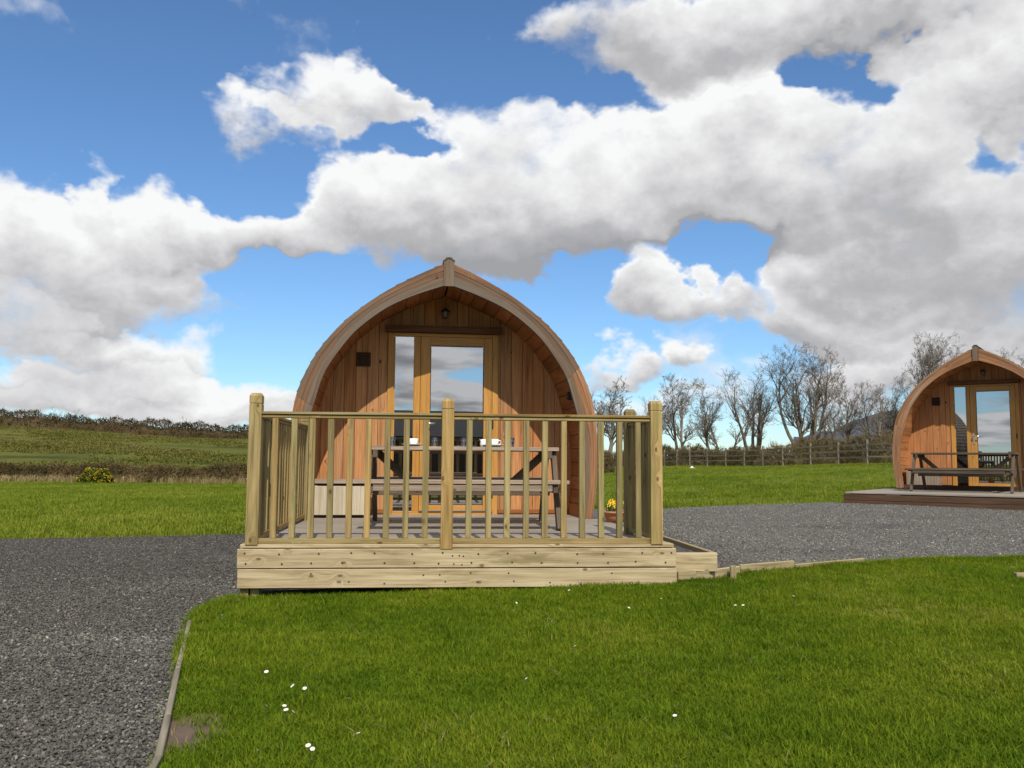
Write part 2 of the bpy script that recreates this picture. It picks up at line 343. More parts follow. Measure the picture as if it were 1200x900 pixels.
def npmesh(name, verts, faces, mat=None, smooth=False):
    """verts (n,3), faces (m,k) arrays"""
    me = bpy.data.meshes.new(name); k = faces.shape[1]; m = len(faces)
    me.vertices.add(len(verts)); me.vertices.foreach_set('co', np.asarray(verts, np.float32).ravel())
    me.loops.add(m * k); me.loops.foreach_set('vertex_index', np.asarray(faces, np.int32).ravel())
    me.polygons.add(m); me.polygons.foreach_set('loop_start', np.arange(m, dtype=np.int32) * k)
    me.update(calc_edges=True)
    if smooth: me.polygons.foreach_set('use_smooth', np.ones(m, bool))
    if mat: me.materials.append(M[mat])
    return me
def box_uv(me):
    uvl = me.uv_layers.new(name='UVMap')
    for p in me.polygons:
        n = p.normal; a = max(range(3), key=lambda i: abs(n[i]))
        for li in p.loop_indices:
            c = me.vertices[me.loops[li].vertex_index].co
            uvl.data[li].uv = (c.x, c.y) if a == 2 else ((c.x, c.z + 3.3) if a == 1 else (c.y * .2 + 7, c.z + c.y))
BCACHE = {}
def board_mesh(L, w, th, mat, bev=.004):
    key = (round(L, 3), round(w, 3), round(th, 3), mat, bev)
    if key in BCACHE: return BCACHE[key]
    bm = bmesh.new(); bmesh.ops.create_cube(bm, size=1)
    for v in bm.verts: v.co = (v.co.x * L, v.co.y * w, v.co.z * th)
    if bev: bmesh.ops.bevel(bm, geom=bm.edges[:], offset=min(bev, th * .3, w * .3), segments=1, affect='EDGES')
    me = bpy.data.meshes.new('board'); bm.to_mesh(me); bm.free(); box_uv(me); me.materials.append(M[mat])
    BCACHE[key] = me; return me
def beam(name, A, B, w, th, mat, parent=None, up=(0, 0, 1), bev=.004):
    """board from A to B; w = width across, th = thickness along `up`"""
    A, B = Vector(A), Vector(B); d = B - A; x = d.normalized(); u = Vector(up)
    z = (u - x * u.dot(x)).normalized(); y = z.cross(x)
    mw = Matrix((x, y, z)).transposed().to_4x4(); mw.translation = (A + B) / 2
    return mesh_obj(name, board_mesh(d.length, w, th, mat, bev), None, parent, mw)
def blk(name, c, s, mat, parent=None, bev=.004, rz=0):
    """box with centre c and size s, grain along the longest side"""
    a = max(range(3), key=lambda i: s[i]); h = s[a] / 2
    A = Vector(c); ax = Vector([1 if i == a else 0 for i in range(3)])
    if a == 2: return beam(name, A - ax * h, A + ax * h, s[0], s[1], mat, parent, (0, 1, 0), bev)
    o = (s[1] if a == 0 else s[0])
    return beam(name, A - ax * h, A + ax * h, o, s[2], mat, parent, (0, 0, 1), bev)
def lathe(name, prof, mat, parent=None, loc=(0, 0, 0), seg=18, caps=True):
    v = []; f = []; n = len(prof)
    for i in range(seg):
        a = 2 * math.pi * i / seg
        for r, z in prof: v.append((r * math.cos(a), r * math.sin(a), z))
    for i in range(seg):
        j = (i + 1) % seg
        for k in range(n - 1): f.append((i * n + k, j * n + k, j * n + k + 1, i * n + k + 1))
    if caps: f.append(tuple(i * n for i in range(seg))[::-1])
    me = pydata(name, v, f, mat, True)
    return mesh_obj(name, me, None, parent, Matrix.Translation(loc))
def tube(pts, rads, n=5):
    """returns verts, faces of one tapered tube"""
    V = []; F = []
    for i, (p, r) in enumerate(zip(pts, rads)):
        d = (pts[min(i + 1, len(pts) - 1)] - pts[max(i - 1, 0)])
        d = d.normalized() if d.length > 1e-9 else Vector((0, 0, 1))
        a = d.orthogonal().normalized(); b = d.cross(a)
        for k in range(n):
            t_ = 2 * math.pi * k / n; V.append(p + (a * math.cos(t_) + b * math.sin(t_)) * r)
    for i in range(len(pts) - 1):
        for k in range(n):
            F.append((i * n + k, i * n + (k + 1) % n, (i + 1) * n + (k + 1) % n, (i + 1) * n + k))
    return V, F
def tube_obj(name, pts, r, mat, parent=None, n=8):
    pts = [Vector(p) for p in pts]; V, F = tube(pts, [r] * len(pts), n)
    F.append(tuple(range(n))[::-1]); F.append(tuple(range(len(V) - n, len(V))))
    return mesh_obj(name, pydata(name, V, F, mat, True), None, parent)
def structure(o): o['kind'] = 'structure'; return o
def stuff(o): o['kind'] = 'stuff'; return o

# ------------------------------------------------------------------ terrain
YK = np.array([-2000, 0, 5, 8, 15, 30, 48, 70, 100, 150, 220, 400, 900, 4000.])
UK = np.array([-.6, -.3, 0., .1, .22, .45, .8])
HK = np.array([
 [0, 0, -.04, -.05, -.02, -.12, -.2, .5, 2.8, 6.4, 5.5, 2, 0, 0],
 [0, 0, -.05, -.06, 0, -.1, -.2, .3, 1.8, 4.5, 3.8, 1, 0, 0],
 [0, 0, -.02, .04, .10, .12, .2, .4, .8, 2, 2, 1, 0, 0],
 [0, 0, 0, .07, .13, .3, .4, .48, .6, 1, 1, 1, 0, 0],
 [0, 0, 0, .08, .16, .38, .6, .65, .7, 1, 1, 1, 0, 0],
 [0, 0, .01, .08, .17, .45, .95, 1.0, 1.1, 1.2, 1.2, 1, 0, 0],
 [0, 0, .01, .08, .17, .45, .95, 1.0, 1.1, 1.2, 1.2, 1, 0, 0]])
def hgt(X, Y):
    X = np.asarray(X, float); Y = np.asarray(Y, float)
    u = np.clip(X / np.maximum(np.abs(Y), 4.0), -.6, .8)
    iu = np.clip(np.searchsorted(UK, u) - 1, 0, len(UK) - 2); fu = (u - UK[iu]) / (UK[iu + 1] - UK[iu])
    iy = np.clip(np.searchsorted(YK, Y) - 1, 0, len(YK) - 2); fy = np.clip((Y - YK[iy]) / (YK[iy + 1] - YK[iy]), 0, 1)
    fu = fu * fu * (3 - 2 * fu)
    a = HK[iu, iy] * (1 - fu) + HK[iu + 1, iy] * fu; b = HK[iu, iy + 1] * (1 - fu) + HK[iu + 1, iy + 1] * fu
    z = a * (1 - fy) + b * fy
    und = np.sin(X * 1.3 + .7 * Y) * .006 + np.sin(X * .31 - Y * .43) * .012
    big = np.clip((np.hypot(X, Y) - 50) / 100, 0, 1) * (np.sin(X * .06 + 1) * .25 + np.sin(Y * .05 + X * .021) * .35)
    return z + und + big
def hz(x, y): return float(hgt(x, y))
def on_ground(x, y, dz=0.0):
    z = 0.0
    for _ in range(25):
        p = on_z(x, y, min(z + dz, CAM.z - .03)); z = hz(p.x, p.y)
    return Vector((p.x, p.y, z))
def gridlines(lo, hi, fine_lo, fine_hi, step, grow=1.13):
    g = list(np.arange(fine_lo, fine_hi, step)); s = step; x = g[-1]
    while x < hi: s *= grow; x += s; g.append(x)
    s = step; x = g[0]
    while x > lo: s *= grow; x -= s; g.insert(0, x)
    return np.array(g)
gx = gridlines(-3000, 3000, -9, 12, .3); gy = gridlines(-1500, 4500, -2, 20, .3, 1.07)
GX, GY = np.meshgrid(gx, gy); GZ = hgt(GX, GY)
nv = GX.size; idx = np.arange(nv).reshape(GX.shape)
fc = np.stack([idx[:-1, :-1], idx[:-1, 1:], idx[1:, 1:], idx[1:, :-1]], -1).reshape(-1, 4)
# outline of the gravel yard (world x, y)
def w2(px, py):
    p = on_ground(px, py); return (p.x, p.y)
edge_left = [w2(185, 900), w2(196, 850), w2(208, 793), w2(222, 735)]
corner = [w2(230, 722), w2(248, 710), w2(268, 703)]
edge_right = [w2(795, 684), w2(828, 677), w2(880, 672), w2(930, 668), w2(1020, 661), w2(1110, 657), w2(1200, 654)]
left_near = (edge_left[0][0] + .35, edge_left[0][1] - 1.6)
dk_l = (-1.9, 6.75); dk_r = (1.2, 7.05)
far_r = [w2(1000, 589), w2(890, 592), w2(780, 597)]
far_l = [w2(290, 627), w2(200, 629.5), w2(100, 631.5), w2(0, 633)]
OUT = [left_near] + edge_left + corner + [dk_l, dk_r] + edge_right + [(edge_right[-1][0] + 5, edge_right[-1][1] + .4), (22, 9.4), (24, 24), (13, 24), (7.6, 19.5)] + far_r + \
      [(1.6, 15.6), (-2.8, 15.2)] + far_l + [(far_l[-1][0] - 6, far_l[-1][1] - .4), (-14, -4), (left_near[0] - .1, -4)]
OUT = np.array(OUT)
def inside(P, poly=OUT):
    x, y = P[:, 0], P[:, 1]; r = np.zeros(len(P), bool); n = len(poly); j = n - 1
    for i in range(n):
        xi, yi = poly[i]; xj, yj = poly[j]
        c = ((yi > y) != (yj > y)) & (x < (xj - xi) * (y - yi) / (yj - yi + 1e-12) + xi); r ^= c; j = i
    return r
def gravel_lift(X, Y):      # the yard fill stands a little proud of the lawn on the right, level on the left
    return .008 + .055 * np.clip((X - .4) / 1.2, 0, 1) * np.clip((Y - 4) / 2, 0, 1) * np.clip((15.5 - Y) / 4, 0, 1) * np.clip((3.0 - X) / 1.2, 0, 1)
ground = structure(mesh_obj('ground', npmesh('ground', np.stack([GX.ravel(), GY.ravel(), GZ.ravel()], 1), fc, 'turf', True)))
# gravel sheet
gp = np.stack(np.meshgrid(np.arange(-14, 24, .3), np.arange(-4, 24, .3)), -1).reshape(-1, 2) + rng.uniform(-.03, .03, (1, 2))
gp = gp[inside(gp)]
allp = np.concatenate([OUT, gp]); nO = len(OUT)
cd = delaunay_2d_cdt([Vector(p) for p in allp], [(i, (i + 1) % nO) for i in range(nO)], [], 1, 1e-4)
gv = np.array([(p[0], p[1]) for p in cd[0]]); gz = hgt(gv[:, 0], gv[:, 1]) + gravel_lift(gv[:, 0], gv[:, 1]) + .006
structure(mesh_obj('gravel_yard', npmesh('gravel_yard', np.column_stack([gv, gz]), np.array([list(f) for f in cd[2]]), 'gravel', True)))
# far hill
hv = []; hf = []
a0 = on_y(930, 520, 1500); a1 = on_y(1400, 520, 1500); N = 40
for i in range(N + 1):
    s = i / N; x = a0.x + (a1.x - a0.x) * s
    px = 930 + 470 * s
    top = np.interp(px, [930, 975, 1000, 1020, 1040, 1070, 1120, 1200, 1400], [512, 505, 494, 487, 481, 483, 489, 486, 500]) + 1.2 * math.sin(i * 1.7)
    zt = CAM.z + (540 + .007 * (px - 600) - top) / FPX * 1500
    for k, (yy, ff) in enumerate([(1250, -.05), (1350, .45), (1440, .82), (1500, 1), (1700, .6), (2000, -.05)]):
        hv.append((x * yy / 1500, yy, max(zt, 2) * ff + 1.5 * math.sin(i * 2.1 + k)))
for i in range(N):
    for k in range(5):
        b = i * 6 + k; hf.append((b, b + 6, b + 7, b + 1))
structure(mesh_obj('far_hill', pydata('far_hill', hv, hf, 'hill', True)))

# ------------------------------------------------------------------ scatter (grass, gravel chips) by geometry nodes
def scatter(name, pts, rot, scl, src, label=None, cat=None):
    me = bpy.data.meshes.new(name); n = len(pts)
    me.vertices.add(n); me.vertices.foreach_set('co', np.asarray(pts, np.float32).ravel())
    a = me.attributes.new('rot', 'FLOAT_VECTOR', 'POINT'); a.data.foreach_set('vector', np.asarray(rot, np.float32).ravel())
    a = me.attributes.new('scl', 'FLOAT_VECTOR', 'POINT'); a.data.foreach_set('vector', np.asarray(scl, np.float32).ravel())
    o = link(bpy.data.objects.new(name, me))
    g = bpy.data.node_groups.new(name, 'GeometryNodeTree')
    g.interface.new_socket('Geometry', in_out='INPUT', socket_type='NodeSocketGeometry')
    g.interface.new_socket('Geometry', in_out='OUTPUT', socket_type='NodeSocketGeometry')
    t = NT(g); gi = t.node('NodeGroupInput'); go = t.node('NodeGroupOutput'); ip = t.node('GeometryNodeInstanceOnPoints')
    ci = t.node('GeometryNodeCollectionInfo'); ci.inputs['Collection'].default_value = src
    ci.inputs['Separate Children'].default_value = True; ci.inputs['Reset Children'].default_value = True
    na = t.node('GeometryNodeInputNamedAttribute', data_type='FLOAT_VECTOR'); na.inputs[0].default_value = 'rot'
    ns = t.node('GeometryNodeInputNamedAttribute', data_type='FLOAT_VECTOR'); ns.inputs[0].default_value = 'scl'
    t.l.new(gi.outputs[0], ip.inputs['Points']); t.l.new(ci.outputs[0], ip.inputs['Instance'])
    ip.inputs['Pick Instance'].default_value = True
    t.l.new(na.outputs[0], ip.inputs['Rotation']); t.l.new(ns.outputs[0], ip.inputs['Scale']); t.l.new(ip.outputs[0], go.inputs[0])
    md = o.modifiers.new('scatter', 'NODES'); md.node_group = g
    o['kind'] = 'stuff'
    if label: o['label'] = label; o['category'] = cat
    return o
def tuft_collection(name, mat, nvar, nblade, rad, h0, h1, wid, lean):
    c = bpy.data.collections.new(name)
    for k in range(nvar):
        V = []; F = []
        for b in range(nblade):
            r = rad * math.sqrt(random.random()); a = random.uniform(0, 6.283); bx, by = r * math.cos(a), r * math.sin(a)
            h = random.uniform(h0, h1); dr = random.uniform(0, 6.283); ln = random.uniform(.2, 1) * lean * h; w = wid * random.uniform(.6, 1.2)
            fx, fy = math.cos(dr), math.sin(dr); sx, sy = -fy * w / 2, fx * w / 2; n = len(V)
            m1 = (bx + fx * ln * .3, by + fy * ln * .3, h * .55); tp = (bx + fx * ln, by + fy * ln, h * (1 - .25 * ln / h))
            V += [(bx - sx, by - sy, -.01), (bx + sx, by + sy, -.01), (m1[0] - sx * .8, m1[1] - sy * .8, m1[2]), (m1[0] + sx * .8, m1[1] + sy * .8, m1[2]), tp]
            F += [(n, n + 1, n + 3, n + 2), (n + 2, n + 3, n + 4)]
        me = pydata(name, V, F, mat); o = bpy.data.objects.new(name, me); c.objects.link(o)
    return c
def stones_collection(name, mat, nvar):
    c = bpy.data.collections.new(name)
    for k in range(nvar):
        bm = bmesh.new(); bmesh.ops.create_icosphere(bm, subdivisions=1, radius=1)
        sx, sy, sz = random.uniform(.75, 1.3), random.uniform(.6, 1.0), random.uniform(.35, .65)
        for v in bm.verts:
            q = 1 + random.uniform(-.28, .28); v.co = (v.co.x * sx * q, v.co.y * sy * q, v.co.z * sz * q)
        me = bpy.data.meshes.new(name); bm.to_mesh(me); bm.free(); me.materials.append(M[mat])
        c.objects.link(bpy.data.objects.new(name, me))
    return c
def wedge(n, y0, y1, u0, u1, power=1.0):
    """random points in the view wedge between depths, denser near"""
    s = rng.random(n); Y = (y0 ** (2 - power) + s * (y1 ** (2 - power) - y0 ** (2 - power))) ** (1 / (2 - power)) if power != 2 else y0 * (y1 / y0) ** s
    return np.column_stack([Y * rng.uniform(u0, u1, n), Y])
DECK_POLY = np.array([(-2.06, 6.68), (1.25, 6.98), (1.0, 10), (-2.3, 10)])
def put_grass(name, P, src, smin, smax, label, keep=None, hvar=None):
    P = P[~inside(P)]; P = P[~inside(P, DECK_POLY)]
    if keep is not None: P = P[keep(P)]
    n = len(P); z = hgt(P[:, 0], P[:, 1])
    rot = np.column_stack([rng.normal(0, .1, n), rng.normal(0, .1, n), rng.uniform(0, 6.28, n)])
    patch = .5 + .5 * np.sin(P[:, 0] * 2.1 + np.sin(P[:, 1] * 1.7) * 2) * np.sin(P[:, 1] * 2.6 + np.cos(P[:, 0] * 1.9) * 2)
    s = rng.uniform(smin, smax, n); sz = s * (.62 + .7 * patch * rng.uniform(.5, 1, n))
    return scatter(name, np.column_stack([P, z]), rot, np.column_stack([s, s, sz]), src, label, 'grass')
mudc = w2(207, 866)
def not_mud(P):
    d = np.hypot((P[:, 0] - mudc[0]) / .20, (P[:, 1] - mudc[1]) / .33)
    e = np.min([np.hypot(P[:, 0] - a, P[:, 1] - b) for a, b in edge_left], axis=0)
    return (d > .25 + .95 * rng.random(len(P)) ** .7)
tuft_n = tuft_collection('lawn_tuft', 'blade', 6, 22, .045, .020, .052, .0038, .9)
def along(poly, n, off, jit):
    Q = np.array(poly); L_ = np.concatenate([[0], np.cumsum(np.hypot(*np.diff(Q, axis=0).T))]); s_ = rng.random(n) * L_[-1]
    return np.column_stack([np.interp(s_, L_, Q[:, 0]), np.interp(s_, L_, Q[:, 1])]) + np.array(off) + rng.normal(0, jit, (n, 2))
put_grass('lawn_edge_grass', np.concatenate([along(edge_right, 1500, (0, -.05), .045), along(edge_left[2:] + corner, 500, (.05, -.02), .03)]), tuft_n, 1.0, 1.6, 'longer ragged grass along the edge of the front lawn')
tuft_d = tuft_collection('dead_blade', 'straw', 4, 4, .03, .02, .05, .003, 1.3)
put_grass('dead_grass_blades', np.concatenate([wedge(1500, 2.0, 4.6, -.62, .68, 1), wedge(1500, 4.6, 9.2, -.5, .7, .6)]), tuft_d, .8, 1.4, 'pale dead blades mixed into the short green lawn', lambda P: np.sin(P[:, 0] * 3.1 + np.sin(P[:, 1] * 2.3)) + np.sin(P[:, 1] * 2.7 + P[:, 0]) + rng.normal(0, .6, len(P)) > .3)
tuft_f = tuft_collection('meadow_tuft', 'blade_far', 5, 16, .12, .04, .10, .012, .8)
put_grass('lawn_grass', np.concatenate([wedge(26000, 2.0, 4.6, -.62, .68, 1), wedge(30000, 4.6, 9.2, -.5, .7, .6)]), tuft_n, .75, 1.25, 'short green lawn grass in front of the railed deck', not_mud)
put_grass('far_grass', np.concatenate([wedge(21000, 9.8, 42, -.9, -.1, 1.2), wedge(24000, 14, 75, -.05, .66, 1.35)]), tuft_f, .7, 1.3, 'green grass of the field around the gravel yard')
chips = stones_collection('gravel_chip', 'stone', 6)
def put_stones(name, P, s0, s1, label):
    P = P[inside(P)]; P = P[~inside(P, DECK_POLY)]; n = len(P)
    z = hgt(P[:, 0], P[:, 1]) + gravel_lift(P[:, 0], P[:, 1]) + .005 + rng.random(n) ** 2 * .012
    rot = np.column_stack([rng.normal(0, .5, n), rng.normal(0, .5, n), rng.uniform(0, 6.28, n)])
    s = rng.uniform(s0, s1, n) ** 1.0
    o = scatter(name, np.column_stack([P, z]), rot, np.column_stack([s, s, s]), chips); o['label'] = label; o['category'] = 'gravel'; return o
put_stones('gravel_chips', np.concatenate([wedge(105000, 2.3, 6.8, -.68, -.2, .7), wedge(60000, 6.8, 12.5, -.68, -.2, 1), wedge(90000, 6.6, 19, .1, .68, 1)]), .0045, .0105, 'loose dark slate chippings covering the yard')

# ------------------------------------------------------------------ deck with railing
DECK_Z = .345
DECK_O = Vector((-.385, 6.77, 0)); DECK_A = R(5.2)
deck = thing('timber_deck', 'raised pale timber deck with post and spindle railing in front of a pod', 'deck', (-.385, 6.77, 0), R(5.2))
DD = 2.92
nb = 20; bw = DD / nb
for i in range(nb):
    y = .01 + bw * (i + .5); jit = random.uniform(-.0015, .0015)
    beam('deck_board', (-1.605, y, DECK_Z - .014 + jit), (1.640, y, DECK_Z - .014 + jit), bw - .007, .028, 'deckboard' if i else 'fascia_pine', deck)
for k, (z0, z1) in enumerate(((.174, .300), (.022, .170))):
    pass
beam('front_board', (-1.615, -.012, .2465), (1.647, -.012, .2465), .139, .030, 'fascia_pine', deck, (0, 1, 0))
beam('front_board', (-1.609, -.014, .102), (1.650, -.014, .1005), .138, .030, 'fascia_pine', deck, (0, 1, 0))
for sx in (-.975, 1):
    beam('side_board', (sx * 1.634, .006, .2465), (sx * 1.634, DD, .2465), .139, .028, 'fascia_pine', deck, (1, 0, 0))
    beam('side_board', (sx * 1.634, .006, .102), (sx * 1.634, DD, .102), .138, .028, 'fascia_pine', deck, (1, 0, 0))
for x, y in ((-1.565, .05), (-1.49, .06), (-.5, .5), (.5, .5), (1.5, .06), (-1.55, 1.5), (1.55, 1.5), (-1.55, 2.7), (1.55, 2.7)):
    blk('support_post', (x, y, .07), (.062, .07, .32), 'pine', deck)
def nails(parent, spots, yy):
    V = []; F = []
    for (x, z, r) in spots:
        n = len(V)
        for k in range(7):
            a = 2 * math.pi * k / 7; V.append((x + r * math.cos(a), yy, z + r * math.sin(a)))
        V.append((x, yy - .002, z)); F += [(n + k, n + (k + 1) % 7, n + 7) for k in range(7)]
    return stuff(mesh_obj('nail_heads', pydata('nail_heads', V, F, 'nail'), None, parent))
sp = []
for x in np.linspace(-1.55, 1.58, 14):
    for z in (.213, .281): sp.append((x + random.uniform(-.05, .05), z + random.uniform(-.006, .006), .0075))
    for z in (.068, .132):
        if random.random() < .6: sp.append((x + random.uniform(-.09, .09), z + random.uniform(-.01, .01), .007))
sp += [(-.05, .265, .006), (.0, .265, .006), (.03, .262, .006), (-.04, .205, .006), (.02, .2, .006)]
nails(deck, sp, -.0305)
def PX(px, yl=.046):            # place along the deck front of a post measured in the photograph
    r = ray(px, 565); nn = Vector((-math.sin(DECK_A), math.cos(DECK_A), 0)); q_ = CAM + r * (((DECK_O - CAM).dot(nn) + yl) / r.dot(nn))
    return (q_ - DECK_O).dot(Vector((math.cos(DECK_A), math.sin(DECK_A), 0)))
posts = [(PX(298), .035, 1.115), (PX(524), .0, 1.09), (PX(768), .035, 1.095), (PX(768), .92, 1.08), (PX(298), 2.66, 1.09)]
POST = .09
for (x, y, h) in posts:
    bm = bmesh.new(); s = POST / 2
    prof = [(s, .0 if y > .02 else -.03), (s, h - .085), (s - .004, h - .082), (s - .004, h - .077), (s, h - .074), (s, h - .022), (s - .010, h - .004), (s - .016, h)]
    V = []; F = []
    for (r, z) in prof: V += [(-r, -r, z), (r, -r, z), (r, r, z), (-r, r, z)]
    for i in range(len(prof) - 1):
        for k in range(4): F.append((i * 4 + k, i * 4 + (k + 1) % 4, i * 4 + 4 + (k + 1) % 4, i * 4 + 4 + k))
    F += [(3, 2, 1, 0), tuple(range(len(V) - 4, len(V)))]
    me = pydata('post', [(v[2], v[0], v[1]) for v in V], F); box_uv(me); me.materials.append(M['pine'])
    bm.free()
    mesh_obj('post', me, None, deck, Matrix.Translation((x, y + .012, DECK_Z)) @ Matrix(((0, 1, 0), (0, 0, 1), (1, 0, 0))).to_4x4())
RZ = DECK_Z + .985
def rails(a, b, y0=None, axis='x'):
    pass
xs = [p[0] for p in posts[:3]]; yr = .045
for a, b in ((xs[0], xs[1]), (xs[1], xs[2])):
    A, B = a + POST / 2, b - POST / 2
    beam('handrail', (A, yr, RZ - .016), (B, yr, RZ - .016), .075, .022, 'pine', deck)
    beam('top_rail', (A, yr, RZ - .0405), (B, yr, RZ - .0405), .05, .026, 'pine', deck)
    beam('bottom_rail', (A, yr, DECK_Z + .022), (B, yr, DECK_Z + .022), .055, .042, 'pine', deck)
for px in (321.5, 343.6, 365, 387, 409.5, 431, 453.4, 475.8, 498.4, 549.5, 572.3, 594.2, 616.4, 638.3, 660.5, 681.8, 704, 725.6, 747.5):
    x = PX(px); blk('baluster', (x, yr + random.uniform(-.004, .004), (RZ - .054 + DECK_Z + .043) / 2), (.044, .044, RZ - .0545 - DECK_Z - .0435), 'pine', deck, .003).rotation_euler.rotate_axis('Z', random.uniform(-.004, .004))
for (x, y0, y1) in ((posts[0][0], .09, 2.62), (posts[2][0], .09, .885)):
    beam('handrail', (x, y0, RZ - .016), (x, y1, RZ - .016), .075, .022, 'pine', deck)
    beam('top_rail', (x, y0, RZ - .0405), (x, y1, RZ - .0405), .05, .026, 'pine', deck)
    beam('bottom_rail', (x, y0, DECK_Z + .045), (x, y1, DECK_Z + .045), .05, .04, 'pine', deck)
    n = max(2, round((y1 - y0) / .142)); 
    for k in range(1, n):
        y = y0 + (y1 - y0) * k / n
        blk('baluster', (x, y, (RZ - .054 + DECK_Z + .065) / 2), (.044, .044, RZ - .0545 - DECK_Z - .0655), 'pine', deck, .003)
# gravel-filled step box at the open side of the deck
step = thing('step_frame', 'low timber frame filled with gravel beside the open end of the railed deck', 'step', (-.385, 6.77, 0), R(5.2))
beam('frame_board', (1.665, .09, .20), (2.0, .09, .20), .145, .035, 'fascia_pine', step, (0, 1, 0))
beam('frame_board', (1.982, .11, .20), (1.982, 2.3, .20), .145, .035, 'edging', step, (1, 0, 0))
beam('frame_board', (1.665, 2.3, .20), (2.0, 2.3, .20), .145, .035, 'edging', step, (0, 1, 0))
gs = npmesh('gravel_fill', np.array([(1.65, .105, .235), (1.966, .105, .235), (1.966, 2.285, .235), (1.65, 2.285, .235)]), np.array([[0, 1, 2, 3]]), 'gravel')
mesh_obj('gravel_fill', gs, None, step)

# ------------------------------------------------------------------ arched pods
OUTER = [(1.60, 0), (1.645, .35), (1.66, .7), (1.652, .95), (1.615, 1.23), (1.56, 1.43), (1.465, 1.645), (1.36, 1.82), (1.22, 2.0), (1.08, 2.145), (.895, 2.30), (.69, 2.445), (.465, 2.575), (.22, 2.70), (0, 2.795)]
INNER = [(1.485, 0), (1.515, .35), (1.52, .65), (1.49, .95), (1.42, 1.19), (1.31, 1.55), (1.125, 1.85), (.94, 2.06), (.66, 2.275), (.34, 2.43), (0, 2.55)]
def resample(pts, n):
    P = np.array(pts, float); m = len(P); D = []
    for i in range(m - 1):
        p0, p1, p2, p3 = P[max(i - 1, 0)], P[i], P[i + 1], P[min(i + 2, m - 1)]
        for s in np.linspace(0, 1, 16, endpoint=False):
            D.append(.5 * (2 * p1 + (p2 - p0) * s + (2 * p0 - 5 * p1 + 4 * p2 - p3) * s * s + (3 * p1 - p0 - 3 * p2 + p3) * s ** 3))
    D.append(P[-1]); D = np.array(D); L = np.concatenate([[0], np.cumsum(np.hypot(*np.diff(D, axis=0).T))])
    q = np.linspace(0, L[-1], n); return np.column_stack([np.interp(q, L, D[:, 0]), np.interp(q, L, D[:, 1])]), L[-1]
NS = 121
OC, OL = resample(OUTER, NS); IC, IL = resample(INNER, NS)
def inner_top(x):            # height of the lining curve at distance x from the centre line
    o = np.argsort(IC[30:, 0]); return float(np.interp(abs(x), IC[30:, 0][o], IC[30:, 1][o]))
def strip_mesh(name, A, B, y0, y1, sgn, mat):
    """closed curved board between curves A (inner) and B (outer) from y0 to y1"""
    n = len(A); V = []; F = []; UV = []
    L = np.concatenate([[0], np.cumsum(np.hypot(*np.diff(B, axis=0).T))]); w = float(np.hypot(*(B[n // 2] - A[n // 2])))
    for i in range(n):
        V += [(sgn * A[i, 0], y0, A[i, 1]), (sgn * B[i, 0], y0, B[i, 1]), (sgn * B[i, 0], y1, B[i, 1]), (sgn * A[i, 0], y1, A[i, 1])]
    q = [(0, 0), (0, w), (0, w + y1 - y0), (0, 2 * w + y1 - y0)]
    for i in range(n - 1):
        for k in range(4):
            k2 = (k + 1) % 4; F.append((i * 4 + k, i * 4 + 4 + k, i * 4 + 4 + k2, i * 4 + k2))
            va = q[k][1]; vb = q[k2][1] if k2 else 2 * w + 2 * (y1 - y0); UV += [(L[i], va), (L[i + 1], va), (L[i + 1], vb), (L[i], vb)]
    F += [(0, 1, 2, 3), (n * 4 - 1, n * 4 - 2, n * 4 - 3, n * 4 - 4)]; UV += [(0, 0), (0, w), (.05, w), (.05, 0)] * 2
    if sgn < 0: pass
    me = pydata(name, V, F); ul = me.uv_layers.new(name='UVMap')
    for i, u in enumerate(UV): ul.data[i].uv = u
    bm = bmesh.new(); bm.from_mesh(me); bmesh.ops.recalc_face_normals(bm, faces=bm.faces[:]); bm.to_mesh(me); bm.free()
    me.materials.append(M[mat]); return me
def prism_xz(name, poly, y0, y1, mat, grain='z'):
    """board with outline poly in x-z and thickness y0..y1"""
    n = len(poly); V = [(x, y0, z) for x, z in poly] + [(x, y1, z) for x, z in poly]
    F = [tuple(range(n)), tuple(range(2 * n - 1, n - 1, -1))] + [(i + n, (i + 1) % n + n, (i + 1) % n, i) for i in range(n)]
    me = pydata(name, V, F); ul = me.uv_layers.new(name='UVMap')
    for p in me.polygons:
        for li in p.loop_indices:
            c = me.vertices[me.loops[li].vertex_index].co
            ul.data[li].uv = (c.z, c.x + c.y) if grain == 'z' else (c.x, c.z + c.y)
    me.materials.append(M[mat]); return me
REC = .86; PODLEN = 5.2
POD_CACHE = {}
